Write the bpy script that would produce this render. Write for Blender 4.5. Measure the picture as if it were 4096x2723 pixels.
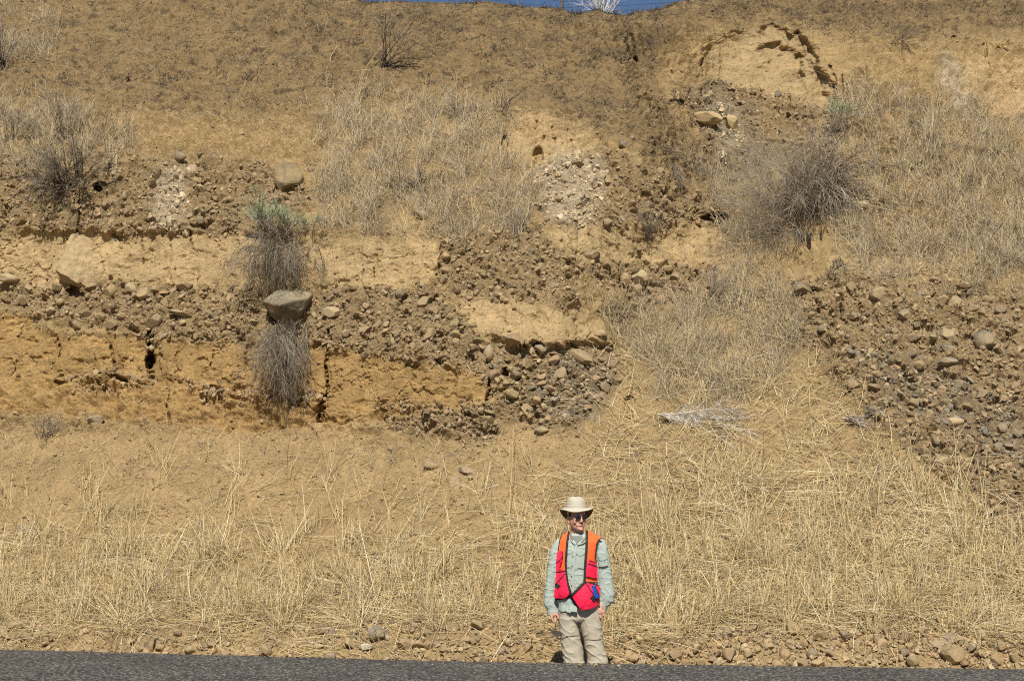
import bpy, bmesh, math, random
import numpy as np
from mathutils import Vector, Matrix

for o in list(bpy.data.objects):
    bpy.data.objects.remove(o)
SC = bpy.context.scene
COL = SC.collection
R = math.radians
rng = np.random.default_rng(11)
random.seed(11)

# ------------------------------------------------------------------ camera, sky, sun, exposure
CAMZ = 1.2
F = 1530.0                       # focal length in pixels of the 1024 px wide frame
PITCH = math.atan((510 - 340) / F)
cam_d = bpy.data.cameras.new('camera')
cam_d.sensor_width = 36.0
cam_d.lens = F / 1024 * 36.0
cam_d.clip_start = 0.1
cam_d.clip_end = 5000
cam = bpy.data.objects.new('camera', cam_d)
COL.objects.link(cam)
cam.location = (0, 0, CAMZ)
cam.rotation_euler = (R(90) + PITCH, 0, 0)
SC.camera = cam

SUN_EL, SUN_AZ = R(48), R(182.5)   # azimuth clockwise from +Y: behind the camera, a little to its left
sdir = Vector((math.sin(SUN_AZ) * math.cos(SUN_EL), math.cos(SUN_AZ) * math.cos(SUN_EL), math.sin(SUN_EL)))
W = bpy.data.worlds.new('World')
SC.world = W
W.use_nodes = True
nt = W.node_tree
bg = nt.nodes['Background']
sky = nt.nodes.new('ShaderNodeTexSky')
sky.sky_type = 'NISHITA'
sky.sun_disc = False
sky.sun_elevation = SUN_EL
sky.sun_rotation = SUN_AZ
sky.altitude = 800
sky.air_density = 1.0
sky.dust_density = 0.1
sky.ozone_density = 5.0
nt.links.new(sky.outputs[0], bg.inputs[0])
bg.inputs[1].default_value = 0.06
sun_d = bpy.data.lights.new('sun', 'SUN')
sun_d.energy = 5.0
sun_d.angle = R(0.53)
sun_d.color = (1.0, 0.955, 0.89)
sun = bpy.data.objects.new('sun', sun_d)
COL.objects.link(sun)
sun.rotation_euler = (-sdir).to_track_quat('-Z', 'Y').to_euler()
SC.view_settings.view_transform = 'Standard'
SC.view_settings.look = 'None'
SC.view_settings.exposure = 0.22
SC.view_settings.gamma = 1.0
SC.view_settings.use_curve_mapping = False
SC.cycles.use_denoising = False
SC.cycles.filter_width = 1.1
SC.cycles.max_bounces = 5
SC.cycles.diffuse_bounces = 3

# ------------------------------------------------------------------ helpers
_p = math.cos(PITCH), math.sin(PITCH)
def ray(px, py):
    """direction of the view through a photograph position (1024 px frame), per metre of depth Y"""
    b = (340 - np.asarray(py, float)) / F
    a = (np.asarray(px, float) - 512) / F
    den = _p[0] - b * _p[1]
    return a / den, (_p[1] + b * _p[0]) / den

def sstep(e0, e1, x):
    t = np.clip((x - e0) / (e1 - e0), 0, 1)
    return t * t * (3 - 2 * t)

_perm = np.random.default_rng(5).permutation(4096)
_ga = np.random.default_rng(6).uniform(0, 2 * np.pi, 4096)
_gx, _gy, _gr = np.cos(_ga), np.sin(_ga), np.random.default_rng(7).uniform(0, 1, 4096)
def _h(i, j, seed):
    return _perm[(_perm[(i + seed * 131) & 4095] + j + seed * 17) & 4095]
def perlin(x, y, seed=0):
    i = np.floor(x).astype(np.int64); j = np.floor(y).astype(np.int64)
    fx = x - i; fy = y - j
    u = fx * fx * fx * (fx * (fx * 6 - 15) + 10); v = fy * fy * fy * (fy * (fy * 6 - 15) + 10)
    def g(a, b):
        h = _h(i + a, j + b, seed)
        return _gx[h] * (fx - a) + _gy[h] * (fy - b)
    x0 = g(0, 0) * (1 - u) + g(1, 0) * u
    x1 = g(0, 1) * (1 - u) + g(1, 1) * u
    return (x0 * (1 - v) + x1 * v) * 1.5
def fbm(x, y, octv=4, seed=0, gain=0.5):
    s = 0; a = 1; t = 0
    for k in range(octv):
        s = s + a * perlin(x * 2 ** k, y * 2 ** k, seed + k * 3); t += a; a *= gain
    return s / t * 1.3
def worley(x, y, seed=0):
    i = np.floor(x).astype(np.int64); j = np.floor(y).astype(np.int64)
    f1 = np.full(x.shape, 9.0); f2 = np.full(x.shape, 9.0); idr = np.zeros(x.shape)
    for a in (-1, 0, 1):
        for b in (-1, 0, 1):
            h = _h(i + a, j + b, seed); h2 = _perm[(h + 77) & 4095]
            dx = i + a + _gr[h] - x; dy = j + b + _gr[h2] - y
            d = np.sqrt(dx * dx + dy * dy)
            near = d < f1
            f2 = np.where(near, f1, np.minimum(f2, d))
            idr = np.where(near, _gr[_perm[(h + 501) & 4095]], idr)
            f1 = np.where(near, d, f1)
    return f1, f2, idr

def blur(a, r):
    r = int(round(r))
    if r < 1: return a
    for ax in (0, 1):
        for _ in range(2):
            p = np.pad(a, [(r + 1, r) if k == ax else (0, 0) for k in (0, 1)], mode='edge')
            c = np.cumsum(p, axis=ax)
            n = a.shape[ax]
            a = (np.take(c, np.arange(2 * r + 1, 2 * r + 1 + n), ax) - np.take(c, np.arange(0, n), ax)) / (2 * r + 1)
    return a

# zone maps: rasters over the bank, 1 cell = 1 px of the frame, looked up by position on the bank
ZX0, ZY0, ZW, ZH = -300, -140, 1640, 880
_zx, _zy = np.meshgrid(np.arange(ZW) + ZX0, np.arange(ZH) + ZY0)
def inside(poly, x, y):
    r = np.zeros(np.shape(x), bool)
    n = len(poly)
    for k in range(n):
        x0, y0 = poly[k]; x1, y1 = poly[(k + 1) % n]
        if y0 == y1: continue
        r ^= ((y0 > y) != (y1 > y)) & (x < (x1 - x0) * (y - y0) / (y1 - y0) + x0)
    return r
_wx = fbm(_zx / 34, _zy / 26, 4, 41) * 9 + fbm(_zx / 7, _zy / 6, 2, 44) * 2.5
_wy = fbm(_zx / 34, _zy / 26, 4, 52) * 7 + fbm(_zx / 7, _zy / 6, 2, 55) * 2.0
def zone(polys, feather=3, warp=1.0):
    m = np.zeros((ZH, ZW))
    xx = _zx + _wx * warp; yy = _zy + _wy * warp
    for q in polys:
        m = np.maximum(m, inside(q, xx, yy).astype(float))
    return blur(m, feather)
def zs(m, px, py):
    i = np.clip(np.asarray(px, float) - ZX0, 0, ZW - 1.001); j = np.clip(np.asarray(py, float) - ZY0, 0, ZH - 1.001)
    i0 = i.astype(int); j0 = j.astype(int); u = i - i0; v = j - j0
    return (m[j0, i0] * (1 - u) + m[j0, i0 + 1] * u) * (1 - v) + (m[j0 + 1, i0] * (1 - u) + m[j0 + 1, i0 + 1] * u) * v

def new_mesh(name, V, Fc, cols=None, smooth=False):
    """V (n,3) float, Fc (m,k) int all faces of one size"""
    me = bpy.data.meshes.new(name)
    V = np.ascontiguousarray(V, np.float32); Fc = np.ascontiguousarray(Fc, np.int32)
    n, m, k = len(V), len(Fc), Fc.shape[1]
    me.vertices.add(n); me.vertices.foreach_set('co', V.ravel())
    me.loops.add(m * k); me.loops.foreach_set('vertex_index', Fc.ravel())
    me.polygons.add(m)
    me.polygons.foreach_set('loop_start', np.arange(0, m * k, k, dtype=np.int32))
    me.update(calc_edges=True)
    me.polygons.foreach_set('use_smooth', np.full(m, smooth))
    if cols is not None:
        c = np.ones((n, 4), np.float32); c[:, :3] = cols
        at = me.color_attributes.new('Col', 'FLOAT_COLOR', 'POINT')
        at.data.foreach_set('color', c.ravel())
    me.validate()
    return me
def link(name, me, mat=None, parent=None, loc=None):
    o = bpy.data.objects.new(name, me)
    COL.objects.link(o)
    if mat is not None and me is not None and not me.materials: me.materials.append(mat)
    if parent is not None: o.parent = parent
    if loc is not None: o.location = loc
    return o
def tag(o, label=None, cat=None, group=None, kind=None):
    if label: o['label'] = label
    if cat: o['category'] = cat
    if group: o['group'] = group
    if kind: o['kind'] = kind
    return o
def empty(name, loc, label=None, cat=None, group=None):
    o = bpy.data.objects.new(name, None); COL.objects.link(o); o.location = loc
    o.empty_display_size = 0.1
    return tag(o, label, cat, group)

# ------------------------------------------------------------------ materials
class NT:
    def __init__(s, name):
        s.m = bpy.data.materials.new(name); s.m.use_nodes = True
        s.t = s.m.node_tree; s.b = s.t.nodes['Principled BSDF']
        s.b.inputs['Specular IOR Level'].default_value = 0.2
    def n(s, typ, **kw):
        nd = s.t.nodes.new(typ)
        for k, v in kw.items():
            if k in nd.inputs.keys() if hasattr(nd.inputs, 'keys') else False: nd.inputs[k].default_value = v
            else: setattr(nd, k, v)
        return nd
    def l(s, a, b): s.t.links.new(a, b)
    def noise(s, scale, detail=3, rough=0.55, vec=None):
        nd = s.t.nodes.new('ShaderNodeTexNoise')
        nd.inputs['Scale'].default_value = scale; nd.inputs['Detail'].default_value = detail; nd.inputs['Roughness'].default_value = rough
        if vec is not None: s.l(vec, nd.inputs['Vector'])
        return nd
    def ramp(s, fac, stops):
        nd = s.t.nodes.new('ShaderNodeValToRGB')
        e = nd.color_ramp.elements
        while len(e) < len(stops): e.new(0.5)
        for k, (p, c) in enumerate(stops):
            e[k].position = p
            e[k].color = (c, c, c, 1) if not hasattr(c, '__len__') else (*c, 1)
        s.l(fac, nd.inputs[0]); return nd.outputs[0]
    def mix(s, a, b, fac=1.0, mode='MULTIPLY'):
        nd = s.t.nodes.new('ShaderNodeMix'); nd.data_type = 'RGBA'; nd.blend_type = mode
        for sock, v in ((nd.inputs[0], fac), (nd.inputs[6], a), (nd.inputs[7], b)):
            if isinstance(v, (int, float)): sock.default_value = v
            elif isinstance(v, tuple): sock.default_value = (*v, 1)
            else: s.l(v, sock)
        return nd.outputs[2]
    def bump(s, h, strength=0.5, dist=0.01):
        nd = s.t.nodes.new('ShaderNodeBump')
        nd.inputs['Strength'].default_value = strength; nd.inputs['Distance'].default_value = dist
        s.l(h, nd.inputs['Height']); s.l(nd.outputs[0], s.b.inputs['Normal'])
    def pos(s):
        return s.t.nodes.new('ShaderNodeNewGeometry').outputs['Position']
    def obj(s):
        return s.t.nodes.new('ShaderNodeTexCoord').outputs['Object']

def mat_soil():
    m = NT('soil'); P = m.pos()
    a = m.t.nodes.new('ShaderNodeVertexColor'); a.layer_name = 'Col'
    n1 = m.noise(5, 4, 0.6, P); n2 = m.noise(38, 4, 0.65, P); n3 = m.noise(160, 2, 0.5, P)
    c = m.mix(a.outputs[0], m.ramp(n1.outputs[0], [(0.3, 0.86), (0.7, 1.1)]))
    c = m.mix(c, m.ramp(n2.outputs[0], [(0.3, 0.72), (0.5, 1.0), (0.72, 1.16)]))
    c = m.mix(c, m.ramp(n3.outputs[0], [(0.3, 0.82), (0.7, 1.12)]))
    m.l(c, m.b.inputs['Base Color']); m.b.inputs['Roughness'].default_value = 1.0
    m.b.inputs['Specular IOR Level'].default_value = 0.0
    s = m.t.nodes.new('ShaderNodeMath'); s.operation = 'ADD'
    m.l(n2.outputs[0], s.inputs[0]); m.l(n3.outputs[0], s.inputs[1])
    m.bump(s.outputs[0], 1.0, 0.02)
    return m.m
def mat_vcol(name, rough=0.9, var=0.25, scale=30):
    m = NT(name); P = m.pos()
    a = m.t.nodes.new('ShaderNodeVertexColor'); a.layer_name = 'Col'
    n = m.noise(scale, 3, 0.6, P)
    c = m.mix(a.outputs[0], m.ramp(n.outputs[0], [(0.3, 1 - var), (0.7, 1 + var * 0.6)]))
    m.l(c, m.b.inputs['Base Color']); m.b.inputs['Roughness'].default_value = rough
    m.b.inputs['Specular IOR Level'].default_value = 0.1
    return m.m
def mat_rock(name='rock', lichen=False):
    m = NT(name); P = m.obj()
    oi = m.t.nodes.new('ShaderNodeObjectInfo')
    n1 = m.noise(7, 5, 0.62, P); n2 = m.noise(45, 4, 0.65, P)
    c = m.mix(oi.outputs['Color'], m.ramp(n1.outputs[0], [(0.3, 0.68), (0.52, 1.0), (0.72, 1.25)]))
    dust = m.ramp(m.noise(4, 4, 0.6, P).outputs[0], [(0.45, 0.0), (0.62, 0.55)])
    c = m.mix(c, (0.36, 0.255, 0.125), dust, 'MIX')
    c = m.mix(c, m.ramp(n2.outputs[0], [(0.3, 0.75), (0.7, 1.15)]))
    if lichen:
        v = m.t.nodes.new('ShaderNodeTexVoronoi'); v.inputs['Scale'].default_value = 24; m.l(P, v.inputs['Vector'])
        sp = m.ramp(v.outputs['Distance'], [(0.22, 1.0), (0.30, 0.0)])
        up = m.t.nodes.new('ShaderNodeSeparateXYZ'); m.l(P, up.inputs[0])
        gate = m.ramp(up.outputs[2], [(0.03, 0.0), (0.07, 0.75)])
        c = m.mix(c, (0.40, 0.43, 0.40), m.mix(sp, gate), 'MIX')
    m.l(c, m.b.inputs['Base Color']); m.b.inputs['Roughness'].default_value = 0.92
    m.b.inputs['Specular IOR Level'].default_value = 0.15
    m.bump(n2.outputs[0], 0.5, 0.008)
    return m.m
def mat_plain(name, col, rough=0.8, var=0.15, scale=40, bump=0.0, metal=0.0, spec=0.2, stretch=None, bdist=0.003):
    m = NT(name); P = m.obj()
    if stretch:
        mp = m.t.nodes.new('ShaderNodeMapping'); mp.inputs['Scale'].default_value = stretch
        m.l(P, mp.inputs[0]); P = mp.outputs[0]
    n = m.noise(scale, 3, 0.6, P)
    c = m.mix(tuple(col), m.ramp(n.outputs[0], [(0.3, 1 - var), (0.7, 1 + var * 0.7)]))
    m.l(c, m.b.inputs['Base Color']); m.b.inputs['Roughness'].default_value = rough
    m.b.inputs['Metallic'].default_value = metal; m.b.inputs['Specular IOR Level'].default_value = spec
    if bump: m.bump(n.outputs[0], bump, bdist)
    return m.m
M_SOIL = mat_soil()
M_GRAVEL = mat_vcol('gravel_stone', 0.95, 0.3, 60)
M_STRAW = mat_vcol('dry_straw', 0.75, 0.15, 25)
M_ROCK = mat_rock()
M_LICHEN = mat_rock('lichen_rock', True)

# ------------------------------------------------------------------ the cut bank: zones
Z = {}
Z['burn'] = zone([[(-300, 92), (120, 108), (250, 118), (330, 108), (480, 92), (520, 100), (590, 128), (650, 162), (715, 195), (745, 190),
                   (692, 130), (652, 80), (690, 32), (760, 22), (860, 42), (1024, 30), (1340, 30), (1340, -140), (-300, -140)]], 8)
Z['loess'] = zone([
    [(-300, 232), (60, 233), (150, 237), (250, 234), (262, 240), (312, 288), (180, 287), (120, 276), (60, 288), (0, 284), (-300, 284)],
    [(310, 242), (350, 246), (430, 238), (442, 262), (430, 285), (320, 287)],
    [(455, 308), (490, 300), (575, 304), (606, 330), (600, 346), (540, 346), (472, 330)],
    [(545, 236), (600, 223), (700, 226), (730, 240), (735, 262), (640, 265), (575, 256)],
    [(706, 48), (726, 38), (760, 30), (800, 37), (822, 70), (836, 97), (800, 106), (740, 84), (706, 74)],
    [(512, 114), (560, 106), (602, 140), (585, 152), (533, 168), (517, 152)],
    [(960, 58), (1340, 55), (1340, 118), (1000, 112), (962, 92)],
    [(830, 258), (960, 262), (960, 280), (830, 276)]], 2)
Z['ochre'] = zone([
    [(-300, 306), (0, 312), (60, 336), (150, 337), (150, 372), (60, 374), (-300, 368)],
    [(152, 340), (330, 346), (482, 372), (490, 402), (330, 424), (180, 402), (150, 374)],
    [(-300, 368), (170, 378), (340, 420), (240, 436), (90, 415), (-300, 400)]], 2)
Z['gravel'] = zone([
    [(-300, 163), (60, 168), (120, 165), (200, 155), (300, 170), (310, 206), (255, 231), (150, 234), (0, 227), (-300, 227)],
    [(-300, 284), (0, 284), (120, 284), (300, 289), (440, 288), (455, 305), (486, 345), (480, 372), (330, 348), (150, 336), (0, 311), (-300, 309)],
    [(440, 236), (540, 228), (578, 270), (570, 302), (460, 300), (435, 270)],
    [(478, 343), (606, 345), (622, 382), (600, 412), (560, 430), (500, 416), (484, 375)],
    [(530, 166), (600, 146), (690, 186), (735, 235), (700, 226), (545, 229), (528, 200)],
    [(575, 262), (722, 263), (700, 300), (650, 312), (600, 285)],
    [(790, 280), (850, 274), (1000, 287), (1340, 300), (1340, 580), (1024, 545), (940, 480), (860, 410), (800, 340)],
    [(680, 85), (718, 78), (760, 92), (830, 106), (850, 110), (842, 150), (845, 185), (806, 190), (770, 160), (742, 185), (715, 175), (702, 130), (680, 105)],
    [(62, 373), (150, 372), (160, 386), (80, 396)],
    [(372, 402), (500, 406), (492, 442), (400, 436)],
    [(172, 376), (200, 384), (330, 392), (330, 404), (200, 398)]], 2)
Z['white'] = zone([[(535, 168), (560, 150), (600, 152), (606, 170), (590, 222), (545, 224)],
                   [(150, 176), (190, 168), (186, 200), (176, 232), (158, 230)],
                   [(930, 52), (958, 66), (975, 110), (1000, 128), (985, 130), (950, 105)],
                   [(700, 100), (735, 100), (745, 150), (720, 165)]], 4)
Z['grey'] = zone([[(680, 85), (718, 80), (760, 110), (770, 160), (742, 188), (712, 178), (702, 130)],
                  [(830, 112), (850, 118), (838, 190), (818, 190)],
                  [(560, 345), (618, 380), (590, 425), (520, 410)],
                  [(850, 340), (1024, 400), (1024, 470), (880, 400)]], 5)
Z['cheat'] = zone([
    [(300, 104), (420, 95), (510, 104), (505, 150), (532, 190), (528, 230), (440, 234), (330, 236), (314, 210), (328, 150)],
    [(-300, 100), (60, 98), (120, 125), (145, 145), (105, 166), (-300, 166)],
    [(-300, -40), (40, -40), (60, 60), (-300, 95)],
    [(838, 82), (930, 96), (1024, 118), (1340, 120), (1340, 300), (1000, 287), (862, 276), (828, 205), (850, 130)],
    [(585, 285), (650, 312), (700, 300), (745, 262), (800, 300), (800, 340), (760, 400), (670, 410), (628, 350)],
    [(690, 160), (760, 190), (770, 260), (735, 255)]], 7)
Z['fan'] = zone([[(600, 330), (790, 300), (870, 420), (960, 520), (1340, 590), (1340, 640), (560, 640), (520, 520), (600, 440)]], 12)

def skyline(px):
    return np.interp(px, [-900, -300, 0, 180, 300, 367, 450, 486, 515, 540, 557, 568, 575, 583, 598, 612, 625, 640, 655, 675, 690, 720, 780, 900, 1024, 1340, 1924],
                     [-95, -70, -45, -20, -7, 2.2, 4.6, 3.8, 5.6, 8.5, 10.5, 13.5, 15.3, 12.8, 10.6, 14.2, 15.4, 13.2, 10.6, 4.6, 0.4, -6, -14, -30, -42, -55, -70])
ROAD_PX = [(0, 648.3), (128, 651.6), (256, 655.0), (384, 658.2), (512, 661.2), (640, 663.0), (768, 664.6), (896, 666.4), (1024, 668.4)]
_ex, _ey = [], []
for a, b in ROAD_PX:
    rx, rz = ray(a, b); y = -CAMZ / rz; _ex.append(rx * y); _ey.append(y)
_ex, _ey = np.array(_ex), np.array(_ey)
def road_edge(x):
    """Y of the road's far edge at world X"""
    sl = (_ey[1] - _ey[0]) / (_ex[1] - _ex[0]); sr = (_ey[-1] - _ey[-2]) / (_ex[-1] - _ex[-2])
    return np.where(x < _ex[0], _ey[0] + (x - _ex[0]) * sl, np.where(x > _ex[-1], _ey[-1] + (x - _ex[-1]) * sr, np.interp(x, _ex, _ey)))

PY0 = 712.0
# slopes of the bank going up, per column: (photograph height reached, slope in degrees)
LOW = [(635, 37), (622, 22), (600, 28), (520, 33)]
SPEC = {
    -300: LOW + [(440, 36), (375, 46), (322, 78), (290, 55), (236, 80), (229, 112), (170, 58), (150, 40), (-200, 32)],
    0: LOW + [(440, 36), (375, 48), (320, 80), (314, 116), (290, 55), (233, 82), (227, 136), (170, 60), (150, 42), (-200, 32)],
    150: LOW + [(430, 36), (388, 50), (337, 80), (331, 124), (288, 55), (236, 84), (229, 140), (165, 58), (140, 40), (-200, 33)],
    300: LOW + [(430, 36), (408, 60), (349, 79), (343, 122), (290, 58), (236, 82), (230, 130), (175, 55), (120, 38), (-200, 33)],
    400: LOW + [(432, 38), (405, 60), (360, 80), (354, 120), (287, 58), (246, 70), (228, 42), (100, 36), (-200, 33)],
    480: LOW + [(436, 38), (402, 70), (368, 78), (305, 60), (236, 58), (200, 42), (100, 37), (-200, 33)],
    560: LOW + [(436, 38), (346, 60), (304, 76), (240, 58), (170, 56), (108, 50), (95, 38), (-200, 33)],
    640: LOW + [(430, 35), (320, 38), (265, 56), (225, 70), (190, 50), (120, 36), (-200, 32)],
    720: LOW + [(430, 35), (320, 37), (258, 45), (200, 46), (115, 42), (80, 48), (30, 50), (-200, 34)],
    800: LOW + [(440, 35), (380, 38), (300, 46), (250, 44), (120, 38), (30, 46), (-200, 34)],
    900: LOW + [(500, 35), (440, 50), (300, 50), (270, 38), (90, 36), (-200, 33)],
    1024: LOW + [(545, 34), (430, 50), (310, 50), (270, 36), (90, 36), (40, 46), (-200, 33)],
    1340: LOW + [(560, 34), (430, 48), (310, 48), (270, 36), (90, 36), (40, 44), (-200, 33)],
}
_PYT = np.arange(PY0, -200, -1.0)
def col_profile(spec, y0):
    out = np.zeros(len(_PYT)); y = y0; _, rz = ray(512, PY0); z = CAMZ + rz * y
    k = 0; out[0] = y
    for i in range(1, len(_PYT)):
        while k < len(spec) - 1 and _PYT[i] < spec[k][0]: k += 1
        t = math.tan(R(spec[k][1])); _, a = ray(512, _PYT[i])
        yn = (CAMZ - z + t * y) / (t - a)
        y = float(yn); z = CAMZ + float(a) * y
        out[i] = y
    return out
_cpx = sorted(SPEC)
_prof = []
for c in _cpx:
    y0 = 13.0
    for _ in range(8):
        rx, rz = ray(c, PY0); y0 = float(road_edge(np.array(float(rx) * y0))) + 0.95
    y0 = (CAMZ + 0.5) / -float(ray(c, PY0)[1]) * 0 + y0
    _prof.append(col_profile(SPEC[c], y0))
_prof = np.array(_prof)                                   # columns x heights
_k10 = int(PY0 - 10)
_tr = np.interp(_cpx, [-300, 0, 300, 560, 640, 1024, 1340], [28.9, 27.6, 26.6, 26.0, 26.1, 25.7, 25.3]) - _prof[:, _k10]
_wt = sstep(300, 10, _PYT)
_prof += _tr[:, None] * _wt[None, :]
_fx = np.arange(ZX0, ZX0 + ZW, 1.0)
_Ymap = np.array([np.interp(_fx, _cpx, _prof[:, k]) for k in range(len(_PYT))])
_Ymap = blur(_Ymap, 14 // 2)                               # rows: heights, cols: px
_Ymap_sharp = np.array([np.interp(_fx + 6 * fbm(_fx / 40, np.full_like(_fx, _PYT[k] / 60), 3, 9), _cpx, _prof[:, k]) for k in range(len(_PYT))])
_Ymap = blur(_Ymap_sharp, 1) * 0.75 + _Ymap * 0.25
_up = sstep(150, 90, _PYT)[:, None]
_Ywide = np.stack([np.convolve(np.pad(q, 45, mode='edge'), np.hanning(93)[1:-1] / np.hanning(93)[1:-1].sum(), 'valid') for q in _Ymap])
_Ymap = _Ymap * (1 - _up) + _Ywide * _up

# recesses, holes, cracks and the gully, all as metres of depth cut into the bank
_cut = np.zeros((ZH, ZW))
_alc = zone([[(702, 66), (708, 46), (724, 36), (745, 30), (772, 26), (798, 32), (810, 46), (819, 60), (828, 80), (836, 97), (828, 103), (800, 100), (760, 86), (712, 78)]], 1, 1.0)
_alr = sstep(735, 815, _zx + 14 * fbm(_zx / 16, _zy / 16, 3, 17))
_cut += _alc * (0.03 + 0.34 * _alr * np.clip(.8 + .9 * fbm(_zx / 24, _zy / 24, 3, 19), .2, 1.4)) + blur(_alc, 5) * .14
_sl = zone([[(508, 300), (560, 296), (606, 328), (604, 344), (520, 346), (480, 330)]], 3, .8)
_cut -= _sl * (.04 + .14 * sstep(305, 342, _zy))
_in = zone([[(752, 52), (775, 44), (796, 52), (806, 78), (800, 88), (786, 70), (770, 60)]], 1, 1.3)
_cut += _in * .16
def seg_dist(pts):
    d = np.full((ZH, ZW), 1e3)
    for (x0, y0), (x1, y1) in zip(pts[:-1], pts[1:]):
        vx, vy = x1 - x0, y1 - y0
        t = np.clip(((_zx + _wx * .3 - x0) * vx + (_zy + _wy * .3 - y0) * vy) / (vx * vx + vy * vy), 0, 1)
        d = np.minimum(d, np.hypot(_zx + _wx * .3 - x0 - t * vx, _zy + _wy * .3 - y0 - t * vy))
    return d
CRACKS = [([(80, 200), (79, 238)], 1.6, .25), ([(192, 225), (193, 250)], 1.1, .14), ([(149, 330), (151, 352), (150, 375)], 2.4, .3),
          ([(328, 330), (326, 360), (327, 395), (322, 420)], 1.5, .2), ([(325, 395), (316, 422)], 2.4, .25), ([(487, 350), (491, 372), (486, 402)], 2.2, .28),
          ([(142, 240), (142, 262)], .9, .07), ([(170, 238), (172, 285)], .9, .06), ([(60, 338), (62, 358)], 1.1, .1), ([(112, 345), (116, 372)], 1.6, .14),
          ([(214, 350), (213, 368)], .9, .1), ([(246, 352), (244, 372)], .9, .08), ([(458, 365), (455, 385)], 1.0, .08), ([(168, 395), (170, 425)], 1.4, .12),
          ([(440, 245), (436, 275)], 1.0, .1), ([(720, 45), (720, 72)], 1.2, .1), ([(829, 66), (832, 80), (831, 94)], 2.2, .22), ([(840, 72), (842, 98)], 1.6, .18), ([(846, 84), (848, 106)], 1.4, .16), ([(836, 98), (832, 116)], 2.4, .25), ([(852, 100), (853, 116)], 1.2, .12), ([(700, 60), (702, 78)], 1.1, .1), ([(985, 50), (990, 70)], 1.6, .18), ([(1003, 60), (1006, 78)], 1.2, .12)]
for k in range(46):                                        # hairline shrinkage cracks down the silt faces
    x = rng.choice([rng.uniform(0, 310), rng.uniform(150, 480), rng.uniform(320, 430), rng.uniform(560, 720), rng.uniform(470, 595), rng.uniform(0, 150)])
    y = 240 if rng.random() < .5 else 345
    y += rng.uniform(-2, 30)
    CRACKS.append(([(x, y), (x + rng.uniform(-4, 4), y + rng.uniform(8, 18)), (x + rng.uniform(-7, 7), y + rng.uniform(20, 32))], rng.uniform(.5, .8), rng.uniform(.03, .07)))
for pts, w, dep in CRACKS:
    _cut += dep * (.55 + .45 * np.clip(1.6 * fbm(_zx / 6, _zy / 5, 2, 77), -1, 1)) * (1 - sstep(w * 0.3, w * 1.1, seg_dist(pts)))
HOLES = [(716, 218, 12, 6, .45), (101, 187, 8, 5, .3), (111, 172, 4, 7, .2), (505, 141, 4, 7, .22), (677, 102, 7, 3, .25), (631, 60.5, 6.5, 1.2, .35), (150, 362, 3, 6, .3),
         (490, 360, 5, 7, .3), (548, 140, 8, 4, .12), (538, 152, 5, 4, .12), (75, 293, 9, 7, .2), (290, 322, 16, 8, .12), (440, 362, 6, 3, .12), (630, 400, 5, 6, .15),
         (505, 372, 5, 5, .2), (60, 383, 6, 3, .12), (115, 378, 8, 3, .14), (14, 490, 14, 6, .05), (225, 482, 12, 5, .03), (260, 236, 10, 3, .15), (985, 48, 8, 3, .15),
         (1000, 52, 6, 3, .12), (955, 40, 4, 2, .1), (865, 205, 8, 3, .1), (920, 168, 9, 3, .12), (800, 235, 4, 9, .3), (735, 305, 9, 4, .1), (815, 295, 9, 6, .2), (840, 310, 5, 14, .1)]
for x, y, rx, ry, dep in HOLES:
    d = np.hypot((_zx + _wx * .4 - x) / rx, (_zy + _wy * .4 - y) / ry)
    _cut += dep * (1 - sstep(0.7, 1.15, d))
_g = seg_dist([(612, -5), (618, 14), (626, 35), (632, 60), (645, 88), (662, 112), (690, 140), (712, 165)])
_cut += 0.40 * np.exp(-(_g / 18) ** 2) * sstep(190, 100, _zy) + 0.14 * np.exp(-((_g + 2.5 * fbm(_zx / 12, _zy / 12, 2, 23)) / 3.2) ** 2) * sstep(175, 120, _zy)

# ------------------------------------------------------------------ the cut bank: mesh
pxs = np.concatenate([np.arange(-900, -300, 22), np.arange(-300, -30, 3.0), np.arange(-30, 1054, 0.9), np.arange(1054, 1340, 3.0), np.arange(1340, 1924, 22)])
_pl = [PY0]
_yc = _prof[_cpx.index(400)]
while _pl[-1] > -10:
    p = _pl[-1]; y = np.interp(-p, -_PYT, _yc); y2 = np.interp(-(p - 1), -_PYT, _yc)
    arc = math.hypot(y2 - y, ray(0, p - 1)[1] * y2 - ray(0, p)[1] * y)
    _pl.append(p - min(0.9, 0.019 / max(arc, 1e-4)))
qs = (PY0 - np.array(_pl)) / (PY0 + 10)
qs = qs / qs[-1]
NX, NQ = len(pxs), len(qs)
sk = skyline(pxs)
PX = np.repeat(pxs[None, :], NQ, 0)
PY = PY0 - qs[:, None] * (PY0 - sk[None, :])
def mapY(px, py):
    i = np.clip(px - ZX0, 0, ZW - 1.001); j = np.clip(PY0 - py, 0, len(_PYT) - 1.001)
    i0 = i.astype(int); j0 = j.astype(int); u = i - i0; v = j - j0
    A = _Ymap
    return (A[j0, i0] * (1 - u) + A[j0, i0 + 1] * u) * (1 - v) + (A[j0 + 1, i0] * (1 - u) + A[j0 + 1, i0 + 1] * u) * v
YB = mapY(PX, PY)
rx, rz = ray(PX, PY)
base = np.stack([rx * YB, YB, CAMZ + rz * YB], -1)
SX = base[..., 0]
seg = np.sqrt((np.diff(base[:, :, 1:], axis=0) ** 2).sum(-1))
SS = np.concatenate([np.zeros((1, NX)), np.cumsum(seg, 0)], 0)
SS = blur(SS, 25)
YC = YB + zs(_cut, PX, PY)
pos = np.stack([rx * YC, YC, CAMZ + rz * YC], -1)
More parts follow.
